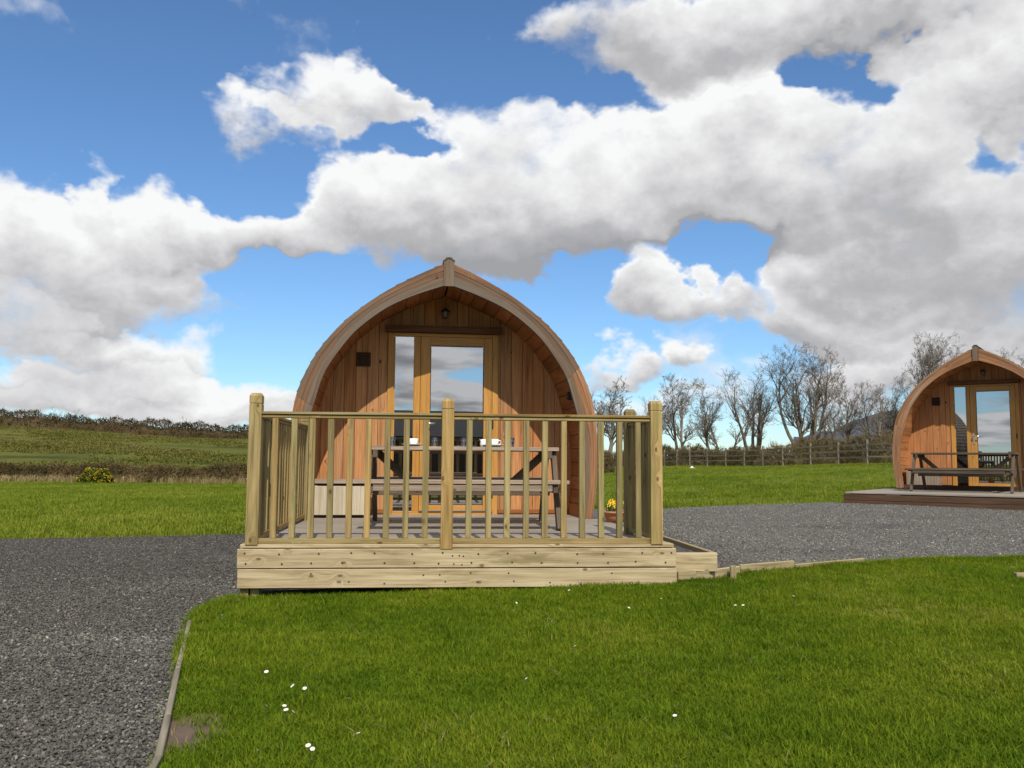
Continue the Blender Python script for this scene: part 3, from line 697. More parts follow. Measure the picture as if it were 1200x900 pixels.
def build_pod(label, loc, rz, second=False):
    pod = thing('camping_pod', label, 'cabin', loc, rz)
    wallm = 'cedar_clean' if second else 'cedar'; m_in = 'fascia_orange' if second else 'fascia_grey'; m_out = 'fascia_orange' if second else 'fascia'
    # arch boards: three laminations, each in two lengths per side
    lay = [(0, .40, -.012, m_in), (.405, .70, -.006, m_out), (.705, 1.0, -.010, m_out)]
    for sgn in (-1, 1):
        for li, (f0, f1, yo, mt) in enumerate(lay):
            A = IC + (OC - IC) * f0; B = IC + (OC - IC) * f1
            cut = (44, 44, 44)[li] if sgn < 0 else (57, 57, 57)[li]
            for (i0, i1) in ((0, cut), (cut, NS - 1)):
                a, b = A[i0:i1 + 1].copy(), B[i0:i1 + 1].copy()
                if i0: a[0] += (a[1] - a[0]) * .08; b[0] += (b[1] - b[0]) * .08
                mesh_obj('arch_board', strip_mesh('arch_board', a, b, yo, .05, sgn, ('fascia_orange' if (i0 == 0 and li) else mt)), None, pod)
    me = prism_xz('apex_block', [(-.055, 2.525), (.055, 2.525), (.058, 2.80), (.03, 2.845), (-.03, 2.845), (-.058, 2.80)], -.035, .0, 'fascia_grey')
    mesh_obj('apex_block', me, None, pod)
    # lining boards of the porch
    nl = 21
    for sgn in (-1, 1):
        for i in range(nl):
            q0 = i * (NS - 1) / nl; q1 = (i + 1) * (NS - 1) / nl - .22
            ii = np.linspace(q0, q1, 7); xi = np.arange(NS)
            a = np.column_stack([np.interp(ii, xi, IC[:, 0]), np.interp(ii, xi, IC[:, 1])])
            tn = np.gradient(a, axis=0); tn /= np.hypot(*tn.T)[:, None]; nrm = np.column_stack([tn[:, 1], -tn[:, 0]])
            a2 = a + nrm * .012; b2 = a + nrm * .032
            mesh_obj('lining_board', strip_mesh_y('lining_board', a2, b2, .052, REC + .02, sgn, wallm if second else 'lining'), None, pod)
    # shell behind lining and roof covering
    V = []; F = []; yy = [.051, PODLEN]
    S = OC - 0; inn = IC + (OC - IC) * .42
    tn = np.gradient(OC, axis=0); tn /= np.hypot(*tn.T)[:, None]; on = np.column_stack([tn[:, 1], -tn[:, 0]]); on[-1] = (0, 1); on[0] = (1, 0)
    ocs = OC - on * .03
    full_o = np.concatenate([ocs * (-1, 1), ocs[::-1][1:]]); full_i = np.concatenate([inn * (-1, 1), inn[::-1][1:]])
    n = len(full_o)
    for y in yy:
        V += [(x, y, z) for x, z in full_o]; V += [(x, y, z) for x, z in full_i]
    for i in range(n - 1):
        F += [(i, i + 1, 2 * n + i + 1, 2 * n + i), (n + i + 1, n + i, 3 * n + i, 3 * n + i + 1), (i + 1, i, n + i, n + i + 1), (2 * n + i, 2 * n + i + 1, 3 * n + i + 1, 3 * n + i)]
    mesh_obj('roof_shell', pydata('roof_shell', V, F, 'shadowgap'), None, pod)
    if 'sh' not in POD_CACHE:
        V = []; F = []; rs = random.Random(3); cr = .115; ncr = int(OL / cr)
        for sgn in (-1, 1):
            for c in range(ncr):
                s0 = c * cr; xi = np.linspace(0, OL, NS)
                def at(s, off):
                    s = min(max(s, 0), OL); x = np.interp(s, xi, OC[:, 0]); z = np.interp(s, xi, OC[:, 1]); nx = np.interp(s, xi, on[:, 0]); nz = np.interp(s, xi, on[:, 1])
                    return sgn * (x + nx * off), z + nz * off
                y = .004 + rs.uniform(-.012, 0.004)
                while y < PODLEN:
                    w = rs.uniform(.09, .17); d = rs.uniform(-.012, .012); k = len(V)
                    lo = at(s0 - .03 + d, .005 + rs.uniform(-.003, .005)); lo2 = at(s0 - .03 + d, -.005); hi = at(s0 + cr, -.006); hi2 = at(s0 + cr, -.014)
                    for (a, b) in ((y, 0), (y + w - .006, 0)):
                        V += [(lo[0], a, lo[1]), (hi[0], a, hi[1]), (hi2[0], a, hi2[1]), (lo2[0], a, lo2[1])]
                    F += [(k, k + 1, k + 5, k + 4), (k + 3, k, k + 4, k + 7), (k, k + 3, k + 2, k + 1), (k + 4, k + 5, k + 6, k + 7)]
                    y += w
        me = pydata('roof_shingles', V, F); ul = me.uv_layers.new(name='UVMap')
        co = np.array([v.co[:] for v in me.vertices]); li = np.empty(len(me.loops), np.int32); me.loops.foreach_get('vertex_index', li)
        ul.data.foreach_set('uv', np.column_stack([co[li, 2] + co[li, 0], co[li, 1]]).astype(np.float32).ravel())
        me.materials.append(M['shingle']); POD_CACHE['sh'] = me
    stuff(mesh_obj('roof_shingles', POD_CACHE['sh'], None, pod))
    for sgn in (-1, 1):
        me = strip_mesh('ridge_cap', np.array([(0, 2.828), (.06, 2.795)]), np.array([(0, 2.845), (.066, 2.808)]), -.038, PODLEN, sgn, 'black'); mesh_obj('ridge_cap', me, None, pod)
    # vertical wall boards round the door set
    pitch = .1305; DL, DR, DT = -.652, .652, 2.125
    x = -1.535; k = 0
    while x < 1.53:
        x1 = min(x + pitch - .005, 1.535)
        xa, xb = x, x1
        cols = []
        zt = lambda q: min(inner_top(min(abs(q), 1.50)) if abs(q) < 1.45 else max(.02, 1.05), 2.56)
        z0 = .0
        if xb > DL and xa < DR:
            if xa < DL < xb: cols = [(xa, DL - .002, 0), (DL, xb, DT)]
            elif xa < DR < xb: cols = [(xa, DR, DT), (DR + .002, xb, 0)]
            else: cols = [(xa, xb, DT if (xa + xb) / 2 > DL and (xa + xb) / 2 < DR else 0)]
        else: cols = [(xa, xb, 0)]
        for (a, b, zz) in cols:
            tp = lambda q_: inner_top(max(abs(q_) - .035, 0)) + .03
            if a < 0 < b: top = [(b, tp(b)), (0, 2.585), (a, tp(a))]
            else: top = [(b, tp(b)), (a, tp(a))]
            dy = random.uniform(-.0015, .0015)
            mesh_obj('wall_board', prism_xz('wall_board', [(a, zz), (b, zz)] + top, REC + dy, REC + .022, wallm), None, pod)
        x += pitch; k += 1
    # black felt behind the joints, cut out round the door set
    for poly in ([(-1.535, 0), (DL + .01, 0), (DL + .01, inner_top(DL) - .01), (-1.0, 1.98), (-1.3, 1.55), (-1.45, 1.08), (-1.535, 1.06)], [(1.535, 1.06), (1.45, 1.08), (1.3, 1.55), (1.0, 1.98), (DR - .01, inner_top(DR) - .01), (DR - .01, 0), (1.535, 0)], [(DL + .01, DT), (DR - .01, DT), (DR - .01, inner_top(DR) - .02), (0, 2.54), (DL + .01, inner_top(DL) - .02)]):
        mesh_obj('wall_backing', prism_xz('wall_backing', poly, REC + .023, REC + .045, 'shadowgap'), None, pod)
    # door set
    J = 'joinery'; yf = REC - .022; fd = .075
    blk('frame_jamb', (DL + .036, yf + fd / 2, DT / 2), (.072, fd, DT), J, pod)
    blk('frame_jamb', (DR - .036, yf + fd / 2, DT / 2), (.072, fd, DT), J, pod)
    blk('frame_head', (0, yf + fd / 2, DT - .02), (DR - DL - .146, fd, .04), J, pod)
    blk('frame_sill', (0, yf + fd / 2 - .01, .022), (DR - DL - .146, fd + .02, .044), J, pod)
    blk('mullion', (-.31, yf + fd / 2, DT / 2 + .002), (.078, fd, DT - .086), J, pod)
    blk('threshold_bar', (.16, yf - .03, .052), (.86, .03, .012), 'chrome', pod)
    win = mesh_obj('side_window', board_mesh(DT - .09, .02, .02, J), None, pod, Matrix.Translation((-.575, yf + .04, DT / 2)) @ Matrix.Rotation(R(-90), 4, 'Y'))
    pn = mesh_obj('pane', prism_xz('pane', [(-.584, .04), (-.345, .04), (-.345, DT - .036), (-.584, DT - .036)], yf + .036, yf + .042, 'pane'), None, win); pn.matrix_parent_inverse = win.matrix_basis.inverted()
    door = mesh_obj('door', door_leaf_mesh(J, yf), None, pod)
    mesh_obj('pane', prism_xz('pane', [(-.158, .11), (.484, .11), (.484, 1.985), (-.158, 1.985)], yf + .026, yf + .032, 'pane'), None, door)
    for (a, b) in (((-.149, .118), (-.149, 1.977)), ((.475, .118), (.475, 1.977)), ((-.14, .118), (.466, .118)), ((-.14, 1.977), (.466, 1.977))):
        beam('glazing_gasket', (a[0], yf + .018, a[1]), (b[0], yf + .018, b[1]), .009, .006, 'black', door, (0, 1, 0), 0)
    for z in (.25, 1.06, 1.87): blk('hinge', (.585, yf - .008, z), (.02, .02, .1), 'joinery' if z > 1.8 else 'black', door)
    hd = blk('handle', (-.215, yf - .004, 1.02), (.03, .008, .23), 'chrome', door)
    tb = tube_obj('lever', [(-.215, yf - .008, 1.06), (-.215, yf - .055, 1.06), (-.20, yf - .06, 1.06), (-.09, yf - .06, 1.06)], .010, 'chrome', hd); tb.matrix_parent_inverse = hd.matrix_basis.inverted()
    blk('weather_board', (0, REC - .05, DT + .035), (1.36, .1, .06), 'headboard', pod)
    blk('weather_drip', (0, REC - .085, DT + .072), (1.38, .05, .014), 'headboard', pod)
    # lamp over the door and vent grille
    lp = blk('wall_lamp', (.01, REC - .012, 2.36), (.06, .024, .10), 'black', pod)
    for nm, prof, mt in (('lamp_hood', [(.005, .06), (.05, .03), (.055, .02), (.05, .018)], 'black'), ('lamp_glass', [(.03, -.05), (.036, -.02), (.036, .018)], 'lampglass')):
        c = lathe(nm, prof, mt, lp, (.01, REC - .075, 2.36)); c.matrix_parent_inverse = lp.matrix_basis.inverted()
    vt = blk('vent', (-.93, REC - .012, 1.80), (.165, .02, .165), 'headboard', pod)
    for i in range(6):
        c = beam('vent_slat', (-1.0, REC - .026, 1.735 + i * .026), (-.86, REC - .026, 1.735 + i * .026), .016, .012, 'black', vt, (0, -.6, 1), 0); c.matrix_parent_inverse = vt.matrix_basis.inverted()
    blk('hook', (-.735, REC - .015, 1.78), (.016, .03, .035), 'black', pod)
    if not second:
        pl = blk('spot_lamp', (1.375, .16, 1.36), (.05, .07, .09), 'black', pod)
    # porch floor, skirting, interior room
    for i in range(7):
        y = .0 + (i + .5) * REC / 7 + .03
        beam('porch_board', (-1.49, y, -.006), (1.49, y, -.006), REC / 7 - .006, .024, 'deckboard' if not second else 'brown', pod)
    for a, b in ((-1.49, DL - .004), (DR + .004, 1.49)):
        beam('skirting', (a, REC - .014, .04), (b, REC - .014, .04), .05, .02, 'brown' if second else 'lining', pod, (0, 1, 0))
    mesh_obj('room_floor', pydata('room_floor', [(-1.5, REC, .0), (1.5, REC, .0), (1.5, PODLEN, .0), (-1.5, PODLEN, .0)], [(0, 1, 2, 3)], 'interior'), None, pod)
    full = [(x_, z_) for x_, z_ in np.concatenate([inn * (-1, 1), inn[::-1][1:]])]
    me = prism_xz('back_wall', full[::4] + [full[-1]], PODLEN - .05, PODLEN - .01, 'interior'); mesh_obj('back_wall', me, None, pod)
    for sgn in (-1, 1): blk('base_beam', (sgn * 1.5, PODLEN / 2 + .05, -.17), (.12, PODLEN - .1, .3), 'brown', pod)
    beam('base_beam', (-1.44, .12, -.17), (1.44, .12, -.17), .3, .05, 'brown', pod, (0, 1, 0))
    return pod
def strip_mesh_y(name, A, B, y0, y1, sgn, mat):
    me = strip_mesh(name, A, B, y0, y1, sgn, mat); ul = me.uv_layers[0]
    for p in me.polygons:
        for li in p.loop_indices:
            c = me.vertices[me.loops[li].vertex_index].co
            ul.data[li].uv = (c.y, abs(c.x) * .8 + c.z * .9)
    return me
def door_leaf_mesh(mat, yf):
    if 'leaf' in POD_CACHE: return POD_CACHE['leaf']
    bm = bmesh.new(); uv = bm.loops.layers.uv.new('UVMap')
    def bx(x0, x1, z0, z1, grain):
        r = bmesh.ops.create_cube(bm, size=1)['verts']
        for v in r: v.co = (x0 + (v.co.x + .5) * (x1 - x0), yf + .004 + (v.co.y + .5) * .05, z0 + (v.co.z + .5) * (z1 - z0))
        for f in {f for v in r for f in v.link_faces}:
            for l in f.loops:
                c = l.vert.co; l[uv].uv = (c.z, c.x + c.y) if grain == 'z' else (c.x + 5, c.z + c.y)
    bx(-.267, -.153, .05, 2.082, 'z'); bx(.479, .577, .05, 2.082, 'z'); bx(-.1525, .4785, .05, .114, 'x'); bx(-.1525, .4785, 1.981, 2.082, 'x')
    bmesh.ops.bevel(bm, geom=bm.edges[:], offset=.003, segments=1, affect='EDGES')
    me = bpy.data.meshes.new('door'); bm.to_mesh(me); bm.free(); me.materials.append(M[mat]); POD_CACHE['leaf'] = me; return me
POD1 = ((-.70, 9.67, DECK_Z - .008), R(7.4))
build_pod('arched timber camping pod with weathered grey arch boards behind the railed deck', *POD1)
P2Z = .435
POD2 = ((9.48, 18.2, P2Z + .02), R(-35.7))
build_pod('arched orange timber camping pod standing on the low dark brown deck', *POD2, second=True).scale = (1, 1, 1.035)
def local(pod, x, y, z):
    (lx, ly, lz), a = pod; c, s = math.cos(a), math.sin(a); return (lx + x * c - y * s, ly + x * s + y * c, z)

# dark deck of the second pod
d2 = thing('dark_deck', 'low dark brown timber deck without railing under the orange pod', 'deck', local(POD2, 0, 0, 0), POD2[1])
for i in range(21):
    y = -3.0 + (i + .5) * .143
    beam('deck_board', (-1.85, y, P2Z - .014), (1.95, y, P2Z - .014), .136, .028, 'deckboard', d2)
for z, o in ((P2Z - .095, 0), (P2Z - .205, .006)):
    beam('front_board', (-1.86, -3.0 - o - .018, z), (1.96, -3.0 - o - .018, z), .105, .03, 'brown', d2, (0, 1, 0))
    for sx in (-1.84, 1.94): beam('side_board', (sx, -3.0, z), (sx, 0, z), .105, .03, 'brown', d2, (1, 0, 0))
beam('step_riser', (-1.45, -.04, P2Z + .045), (1.45, -.04, P2Z + .045), .10, .04, 'brown', d2, (0, 1, 0))

# ------------------------------------------------------------------ picnic tables, box, crockery
def picnic_table(label, loc, rz, mt, ml):
    t_ = thing('picnic_table', label, 'table', loc, rz, 'picnic tables on the pod decks')
    for k in range(5): beam('top_plank', (-.9, -.29 + k * .145, .735), (.9, -.29 + k * .145, .735), .138, .036, mt, t_)
    for sy in (-1, 1):
        for k in (-1, 1): beam('seat_plank', (-.93, sy * .68 + k * .066, .435), (.93, sy * .68 + k * .066, .435), .125, .034, mt, t_)
        beam('seat_rail', (-.80, sy * .775, .385), (.78, sy * .775, .385), .062, .04, mt, t_, (0, 1, 0))
    for sx in (-1, 1):
        x = sx * .86
        for sy in (-1, 1): beam('leg', (x, sy * .66, .0), (x, sy * .24, .716), .09, .045, ml, t_, (1, 0, 0))
        beam('cross_beam', (x - sx * .048, -.78, .385), (x - sx * .048, .78, .385), .09, .045, ml, t_, (1, 0, 0))
        beam('top_bearer', (x - sx * .048, -.36, .682), (x - sx * .048, .36, .682), .07, .045, ml, t_, (1, 0, 0))
        beam('brace', (x - sx * .05, 0, .70), (sx * .40, 0, .33), .075, .04, ml, t_, (0, 1, 0))
    beam('stretcher', (-.86, 0, .32), (.86, 0, .32), .06, .04, ml, t_, (0, 1, 0))
    return t_
a = R(5.2)
def dloc(x, y, z): c, s = math.cos(a), math.sin(a); return (-.385 + x * c - y * s, 6.77 + x * s + y * c, z)
TY = 1.95; TX = .08
picnic_table('grey weathered picnic table laid with white cups on the railed deck', dloc(TX, TY, DECK_Z), a, 'oldtable', 'darktable')
picnic_table('bare brown picnic table on the low dark deck of the orange pod', local(POD2, -.12, -.95, P2Z), POD2[1], 'darktable', 'darktable')
TZ = DECK_Z + .753
def tb(px): return on_y(px, 528, dloc(TX, TY - .15, 0)[1])
def tumbler(px, dy, lab):
    p = tb(px); lathe_o = lathe('drinking_glass', [(.0, .004), (.026, .002), (.033, .09), (.0315, .09), (.0245, .008), (0, .008)], 'tumbler', None, (p.x, p.y + dy, TZ), 16, False)
    tag(lathe_o, lab, 'glass', 'tumblers on the picnic table')
for px, dy, w_ in ((461, -.1, 'at the table end by the storage box'), (509, .02, 'just beside the cup facing the door mullion'), (543, .04, 'alone at the middle of the table'), (599, -.05, 'at the table end away from the storage box')):
    tumbler(px, dy, 'clear straight tumbler ' + w_)
def cup(px, dy, lab, saucer=True, ha=0):
    p = tb(px)
    if saucer:
        s = lathe('saucer', [(0, .004), (.04, .002), (.075, .014), (.11, .022), (.112, .025), (.075, .018), (0, .008)], 'white', None, (p.x, p.y + dy, TZ), 20, False)
        tag(s, 'white saucer under ' + lab, 'saucer')
    t_ = thing('cup', lab, 'cup', (p.x, p.y + dy, TZ + (.009 if saucer else .001)), ha)
    lathe('bowl', [(0, .002), (.026, 0), (.040, .03), (.045, .068), (.042, .068), (.036, .03), (.022, .008), (0, .007)], 'white', t_, (0, 0, 0), 18, False)
    tube_obj('handle', [(.040, 0, .056), (.062, 0, .054), (.070, 0, .036), (.058, 0, .018), (.036, 0, .018)], .005, 'white', t_, 6)
cup(485, -.05, 'white cup on its saucer standing between two glasses', True, 2.2)
cup(579, .0, 'white cup on its saucer beside a small white jug', True, .3)
p = tb(566.5); jug = thing('milk_jug', 'small white spouted jug on the picnic table', 'jug', (p.x, p.y + .05, TZ + .001), 3.3)
lathe('jug_body', [(0, .002), (.026, 0), (.036, .025), (.032, .055), (.030, .075), (.027, .075), (.028, .05), (.03, .025), (0, .008)], 'white', jug, (0, 0, 0), 18, False)
mesh_obj('spout', pydata('spout', [(.028, -.012, .07), (.028, .012, .07), (.045, 0, .08), (.03, 0, .055)], [(0, 2, 3), (2, 1, 3), (0, 1, 2)], 'white'), None, jug)
tube_obj('handle', [(-.028, 0, .066), (-.050, 0, .062), (-.056, 0, .04), (-.034, 0, .02)], .004, 'white', jug, 6)
def storage_box(label, loc, rz, mt, lid):
    t_ = thing('storage_box', label, 'box', loc, rz, 'storage boxes in the pod porches')
    w, d, h = .62, .42, .36
    for k in range(3): beam('front_panel', (-w / 2 + w / 3 * (k + .5), -d / 2, .03), (-w / 2 + w / 3 * (k + .5), -d / 2, h - .02), w / 3 - .004, .02, mt, t_, (0, 1, 0))
    for sx in (-1, 1): blk('side_panel', (sx * (w / 2 - .012), .011, h / 2), (.02, d - .024, h - .06), mt, t_)
    blk('back_panel', (0, d / 2, h / 2), (w - .05, .02, h - .05), mt, t_)
    blk('base', (0, .01, .022), (w - .05, d - .03, .02), 'darktable', t_)
    for sx in (-1, 1): blk('runner', (sx * .25, .01, .006), (.05, d - .02, .012), 'darktable', t_)
    for k in range(3): beam('lid_plank', (-w / 2 - .03, -.15 + k * .152, h + .028), (w / 2 + .03, -.15 + k * .152, h + .028), .148, .045, lid, t_)
    blk('lid_batten', (0, 0, h - .004), (w - .06, d - .06, .018), 'shadowgap', t_)
    return t_
storage_box('pale timber storage box with grey plank lid by the wall of the grey-arched pod', local(POD1, -1.12, .42, DECK_Z), POD1[1], 'palebox', 'oldtable')
storage_box('brown timber storage box inside the porch of the orange pod', local(POD2, -1.12, .35, P2Z + .03), POD2[1], 'oldtable', 'brown')
# flower pot on the deck
p = on_y(721, 611, 9.35); fp = thing('flower_pot', 'terracotta bowl of yellow spring flowers at the open side of the deck', 'flower pot', (p.x, p.y, DECK_Z))
lathe('bowl', [(0, .0), (.085, .0), (.105, .05), (.128, .095), (.135, .095), (.135, .115), (.118, .115), (.11, .09), (0, .085)], 'terracotta', fp, (0, 0, 0), 20, False)
rs = random.Random(5); V = []; F = []
for i in range(60):
    a_ = rs.uniform(0, 6.28); r_ = .09 * math.sqrt(rs.random()); d_ = rs.uniform(0, 6.28); h_ = rs.uniform(.05, .12); k = len(V)
    bx, by = r_ * math.cos(a_), r_ * math.sin(a_); ex, ey = bx + .04 * math.cos(d_), by + .04 * math.sin(d_); sx, sy = -.006 * math.sin(d_), .006 * math.cos(d_)
    V += [(bx - sx, by - sy, .09), (bx + sx, by + sy, .09), (ex + sx * .4, ey + sy * .4, .09 + h_), (ex - sx * .4, ey - sy * .4, .09 + h_)]; F.append((k, k + 1, k + 2, k + 3))
stuff(mesh_obj('foliage', pydata('foliage', V, F, 'leaf'), None, fp))
fm = None
for i in range(13):
    a_ = rs.uniform(0, 6.28); r_ = .1 * math.sqrt(rs.random()); V = []; F = []
    if fm is None:
        for k in range(6):
            t0 = k * math.pi / 3; V += [(0, 0, 0), (.02 * math.cos(t0 - .4), .02 * math.sin(t0 - .4), .008), (.034 * math.cos(t0), .034 * math.sin(t0), .006), (.02 * math.cos(t0 + .4), .02 * math.sin(t0 + .4), .008)]; F.append((4 * k, 4 * k + 1, 4 * k + 2, 4 * k + 3))
        n0 = len(V)
        for k in range(6):
            t0 = k * math.pi / 3; V += [(.007 * math.cos(t0), .007 * math.sin(t0), 0), (.011 * math.cos(t0), .011 * math.sin(t0), .022)]
        for k in range(6):
            b = n0 + 2 * k; c = n0 + 2 * ((k + 1) % 6); F.append((b, c, c + 1, b + 1))
        fm = pydata('flower', V, F, 'daffodil')
    mesh_obj('flower', fm, None, fp, Matrix.Translation((r_ * math.cos(a_), r_ * math.sin(a_), .155 + rs.uniform(0, .06))) @ Euler((rs.uniform(.4, 1.4), 0, rs.uniform(-1, 1))).to_matrix().to_4x4())

# ------------------------------------------------------------------ edging boards of the lawn
def ed(a_, b_, h0, h1, th, mt, parent, zoff=0):
    A = Vector((a_[0], a_[1], hz(*a_) + (h0 + h1) / 2 + zoff)); B = Vector((b_[0], b_[1], hz(*b_) + (h0 + h1) / 2 + zoff))
    d = (B - A).normalized(); n = Vector((-d.y, d.x, 0)).normalized()
    return beam('edging_board', A, B, h1 - h0, th, mt, parent, n)
el = thing('lawn_edging', 'thin grey timber edging between lawn corner and dark gravel', 'edging', (edge_left[1][0], edge_left[1][1], 0))
for a_, b_ in zip([left_near] + edge_left[:-1], edge_left):
    q = ed(a_, b_, -.05, .042, .024, 'edging_grey', el); q.matrix_parent_inverse = Matrix.Translation((-edge_left[1][0], -edge_left[1][1], 0))
er = thing('lawn_edging', 'short timber edging boards between the deck corner and gravel', 'edging', (edge_right[0][0], edge_right[0][1], 0))
inv = Matrix.Translation((-edge_right[0][0], -edge_right[0][1], 0))
segs = [(w2(794, 684), w2(815, 682), .095), (w2(815, 681.5), w2(831, 681.5), .105), (w2(829, 681), w2(866, 676), .09), (w2(867, 675.5), w2(930, 670), .092), (w2(931, 669.5), w2(1012, 662), .06)]
for a_, b_, h_ in segs:
    q = ed(a_, b_, -.05, h_ + random.uniform(-.008, .008), .03, 'edging', er); q.matrix_parent_inverse = inv
for px in (858,):
    g_ = on_ground(px, 679 if px < 1100 else 681); q = blk('peg', (g_.x, g_.y - .03, g_.z + .03), (.045, .035, .16), 'edging', er); q.matrix_parent_inverse = inv
g_ = on_ground(1197, 680); tag(beam('timber_offcut', (g_.x - .05, g_.y, g_.z + .035), (g_.x + .3, g_.y + .03, g_.z + .035), .045, .05, 'edging'), 'short brown timber offcut lying in the lawn near the gravel', 'timber')
# mud by the edging and the puddle beside the deck
def patch(name, c, rx, ry, mat, dz, seed):
    rs = random.Random(seed); V = [(c[0], c[1], hz(*c) + dz)]; n = 28
    for rr in (.5, 1):
        for k in range(n):
            a_ = 2 * math.pi * k / n; r_ = rr * (1 + .18 * math.sin(3 * a_ + seed) + rs.uniform(-.08, .08)); x, y = c[0] + rx * r_ * math.cos(a_), c[1] + ry * r_ * math.sin(a_); V.append((x, y, hz(x, y) + dz))
    F = [(0, 1 + k, 1 + (k + 1) % n) for k in range(n)] + [(1 + k, 1 + n + k, 1 + n + (k + 1) % n, 1 + (k + 1) % n) for k in range(n)]
    return structure(mesh_obj(name, pydata(name, V, F, mat, True)))
patch('mud_patch', mudc, .17, .34, 'mud', .010, 2)
patch('puddle', w2(262, 708), .10, .07, 'water', .026, 8)

# daisies
DAISY = [(503,692),(584,701),(605,711),(667,696),(436,735),(257,722),(260,726),(371,796),(274,809),(343,811),(357,814),(312,794),(408,826),(312,835),(333,835),(335,840),(343,842),(420,868),(361,883),(366,887),(302,889),(617,802),(674,763),(737,717),(862,714),(871,714),(879,711),(930,703),(975,692),(962,700),(1113,663),(1126,668),(912,802),(791,847),(775,706)]
V = []; F = []
for k in range(12):
    t0 = k * math.pi / 6; V += [(.003 * math.cos(t0 - .5), .003 * math.sin(t0 - .5), 0), (.011 * math.cos(t0 - .2), .011 * math.sin(t0 - .2), .003), (.011 * math.cos(t0 + .2), .011 * math.sin(t0 + .2), .003), (.003 * math.cos(t0 + .5), .003 * math.sin(t0 + .5), 0)]; F.append((4 * k, 4 * k + 1, 4 * k + 2, 4 * k + 3))
petm = pydata('petals', V, F, 'petal')
V = [(0, 0, .005)] + [(.004 * math.cos(k * math.pi / 4), .004 * math.sin(k * math.pi / 4), .001) for k in range(8)]
eyem = pydata('eye', V, [(0, 1 + k, 1 + (k + 1) % 8) for k in range(8)], 'daffodil')
stm = pydata('stem', [(-.001, 0, -.06), (.001, 0, -.06), (.001, 0, 0), (-.001, 0, 0), (0, -.001, -.06), (0, .001, -.06), (0, .001, 0), (0, -.001, 0)], [(0, 1, 2, 3), (4, 5, 6, 7)], 'leaf')
for (px, py) in DAISY:
    g_ = on_ground(px, py, .05); d_ = thing('daisy', 'tiny white daisy flowering in the lawn', 'daisy', (g_.x, g_.y, g_.z), 0, 'daisies in the lawn')
    s = random.uniform(.6, .95); mwt = Matrix.Translation((0, 0, .074)) @ Euler((random.uniform(.2, .7), random.uniform(-.3, .3), random.uniform(0, 6))).to_matrix().to_4x4() @ Matrix.Scale(s, 4)
    for nm, me in (('petals', petm), ('eye', eyem), ('stem', stm)): mesh_obj(nm, me, None, d_, mwt if nm != 'stem' else Matrix.Translation((0, 0, .074)))
# low white cap on the far lawn
g_ = on_ground(811, 553); cp = lathe('drain_cap', [(.16, 0), (.15, .03), (.07, .06), (.04, .11), (.0, .13)], 'white', None, (g_.x, g_.y, g_.z + .03), 16, False)
tag(cp, 'low white cone-shaped cap lying on the far lawn', 'drain cap')

# ------------------------------------------------------------------ fence
def fpt(u):   # fence line: from near right to far left, depth by bearing
    Y = np.interp(u, [.0, .1, .2, .3, .42, .60], [100, 84, 67, 56, 47.5, 41]); return (u * Y, Y)
fence = thing('paddock_fence', 'weathered post and rail fence between the lawn and bare trees', 'fence', (0, 0, 0))
pts = [fpt(u) for u in np.linspace(.085, .60, 400)]; L = 0; fp_ = [pts[0]]
for p0, p1 in zip(pts, pts[1:]):
    L += math.dist(p0, p1)
    if L >= 2.35: fp_.append(p1); L = 0
pm = board_mesh(1.5, .11, .11, 'fencewood', .01)
for (x, y) in fp_:
    mesh_obj('post', pm, None, fence, Matrix.Translation((x, y, hz(x, y) + .57 + random.uniform(-.04, .05))) @ Matrix.Rotation(R(-90), 4, 'Y') @ Matrix.Rotation(random.uniform(-.02, .02), 4, 'Z'))
for p0, p1 in zip(fp_, fp_[1:]):
    for k, h_ in enumerate((.42, .76, 1.10)):
        A = Vector((p0[0], p0[1] - .07, hz(*p0) + h_ + random.uniform(-.02, .02))); B = Vector((p1[0], p1[1] - .07, hz(*p1) + h_ + random.uniform(-.02, .02)))
        beam('rail', A, B, .085, .035, 'fencewood', fence, (0, 1, 0), 0)

# ------------------------------------------------------------------ hedges
def hedge_mesh(path, height, depth, n, size, upright, mat, seed, rough=.35, twig=.0):
    r = np.random.default_rng(seed); P = np.array(path, float); sl_ = np.hypot(*np.diff(P, axis=0).T); cs = np.concatenate([[0], np.cumsum(sl_)])
    s = r.random(n) * cs[-1]; x = np.interp(s, cs, P[:, 0]); y = np.interp(s, cs, P[:, 1])
    prof = 1 + rough * (np.sin(s * .9 + seed) * .35 + np.sin(s * 2.3 + 2 * seed) * .3 + np.sin(s * .23 + seed) * .4 + np.sin(s * 5.1) * .2)
    H = height * np.clip(prof, .3, 2)
    t_ = r.random(n) ** .75; dd = (r.random(n) * 2 - 1); 
    wv = np.sqrt(np.clip(1 - (t_ * .9) ** 3, .05, 1)); z = hgt(x, y) + t_ * H
    y = y + dd * depth / 2 * wv + r.normal(0, .03, n)
    up = np.where(r.random(n) < upright, 1, 0)
    d = r.normal(0, 1, (n, 3)); d[:, 2] = np.where(up, np.abs(d[:, 2]) + 1.6, d[:, 2]); d /= np.linalg.norm(d, axis=1)[:, None]
    q = np.cross(d, r.normal(0, 1, (n, 3))); q /= np.linalg.norm(q, axis=1)[:, None]
    ln = size * r.uniform(.6, 1.8, n)[:, None] * np.where(up, 1.9, 1)[:, None]; wd = size * r.uniform(.35, .8, n)[:, None] * np.where(up, .22, 1)[:, None]
    C = np.column_stack([x, y, z]); V = np.stack([C - d * ln / 2 - q * wd / 2, C - d * ln / 2 + q * wd / 2, C + d * ln / 2 + q * wd * .3, C + d * ln / 2 - q * wd * .3], 1).reshape(-1, 3)
    return npmesh('foliage', V, np.arange(4 * n).reshape(-1, 4), mat)
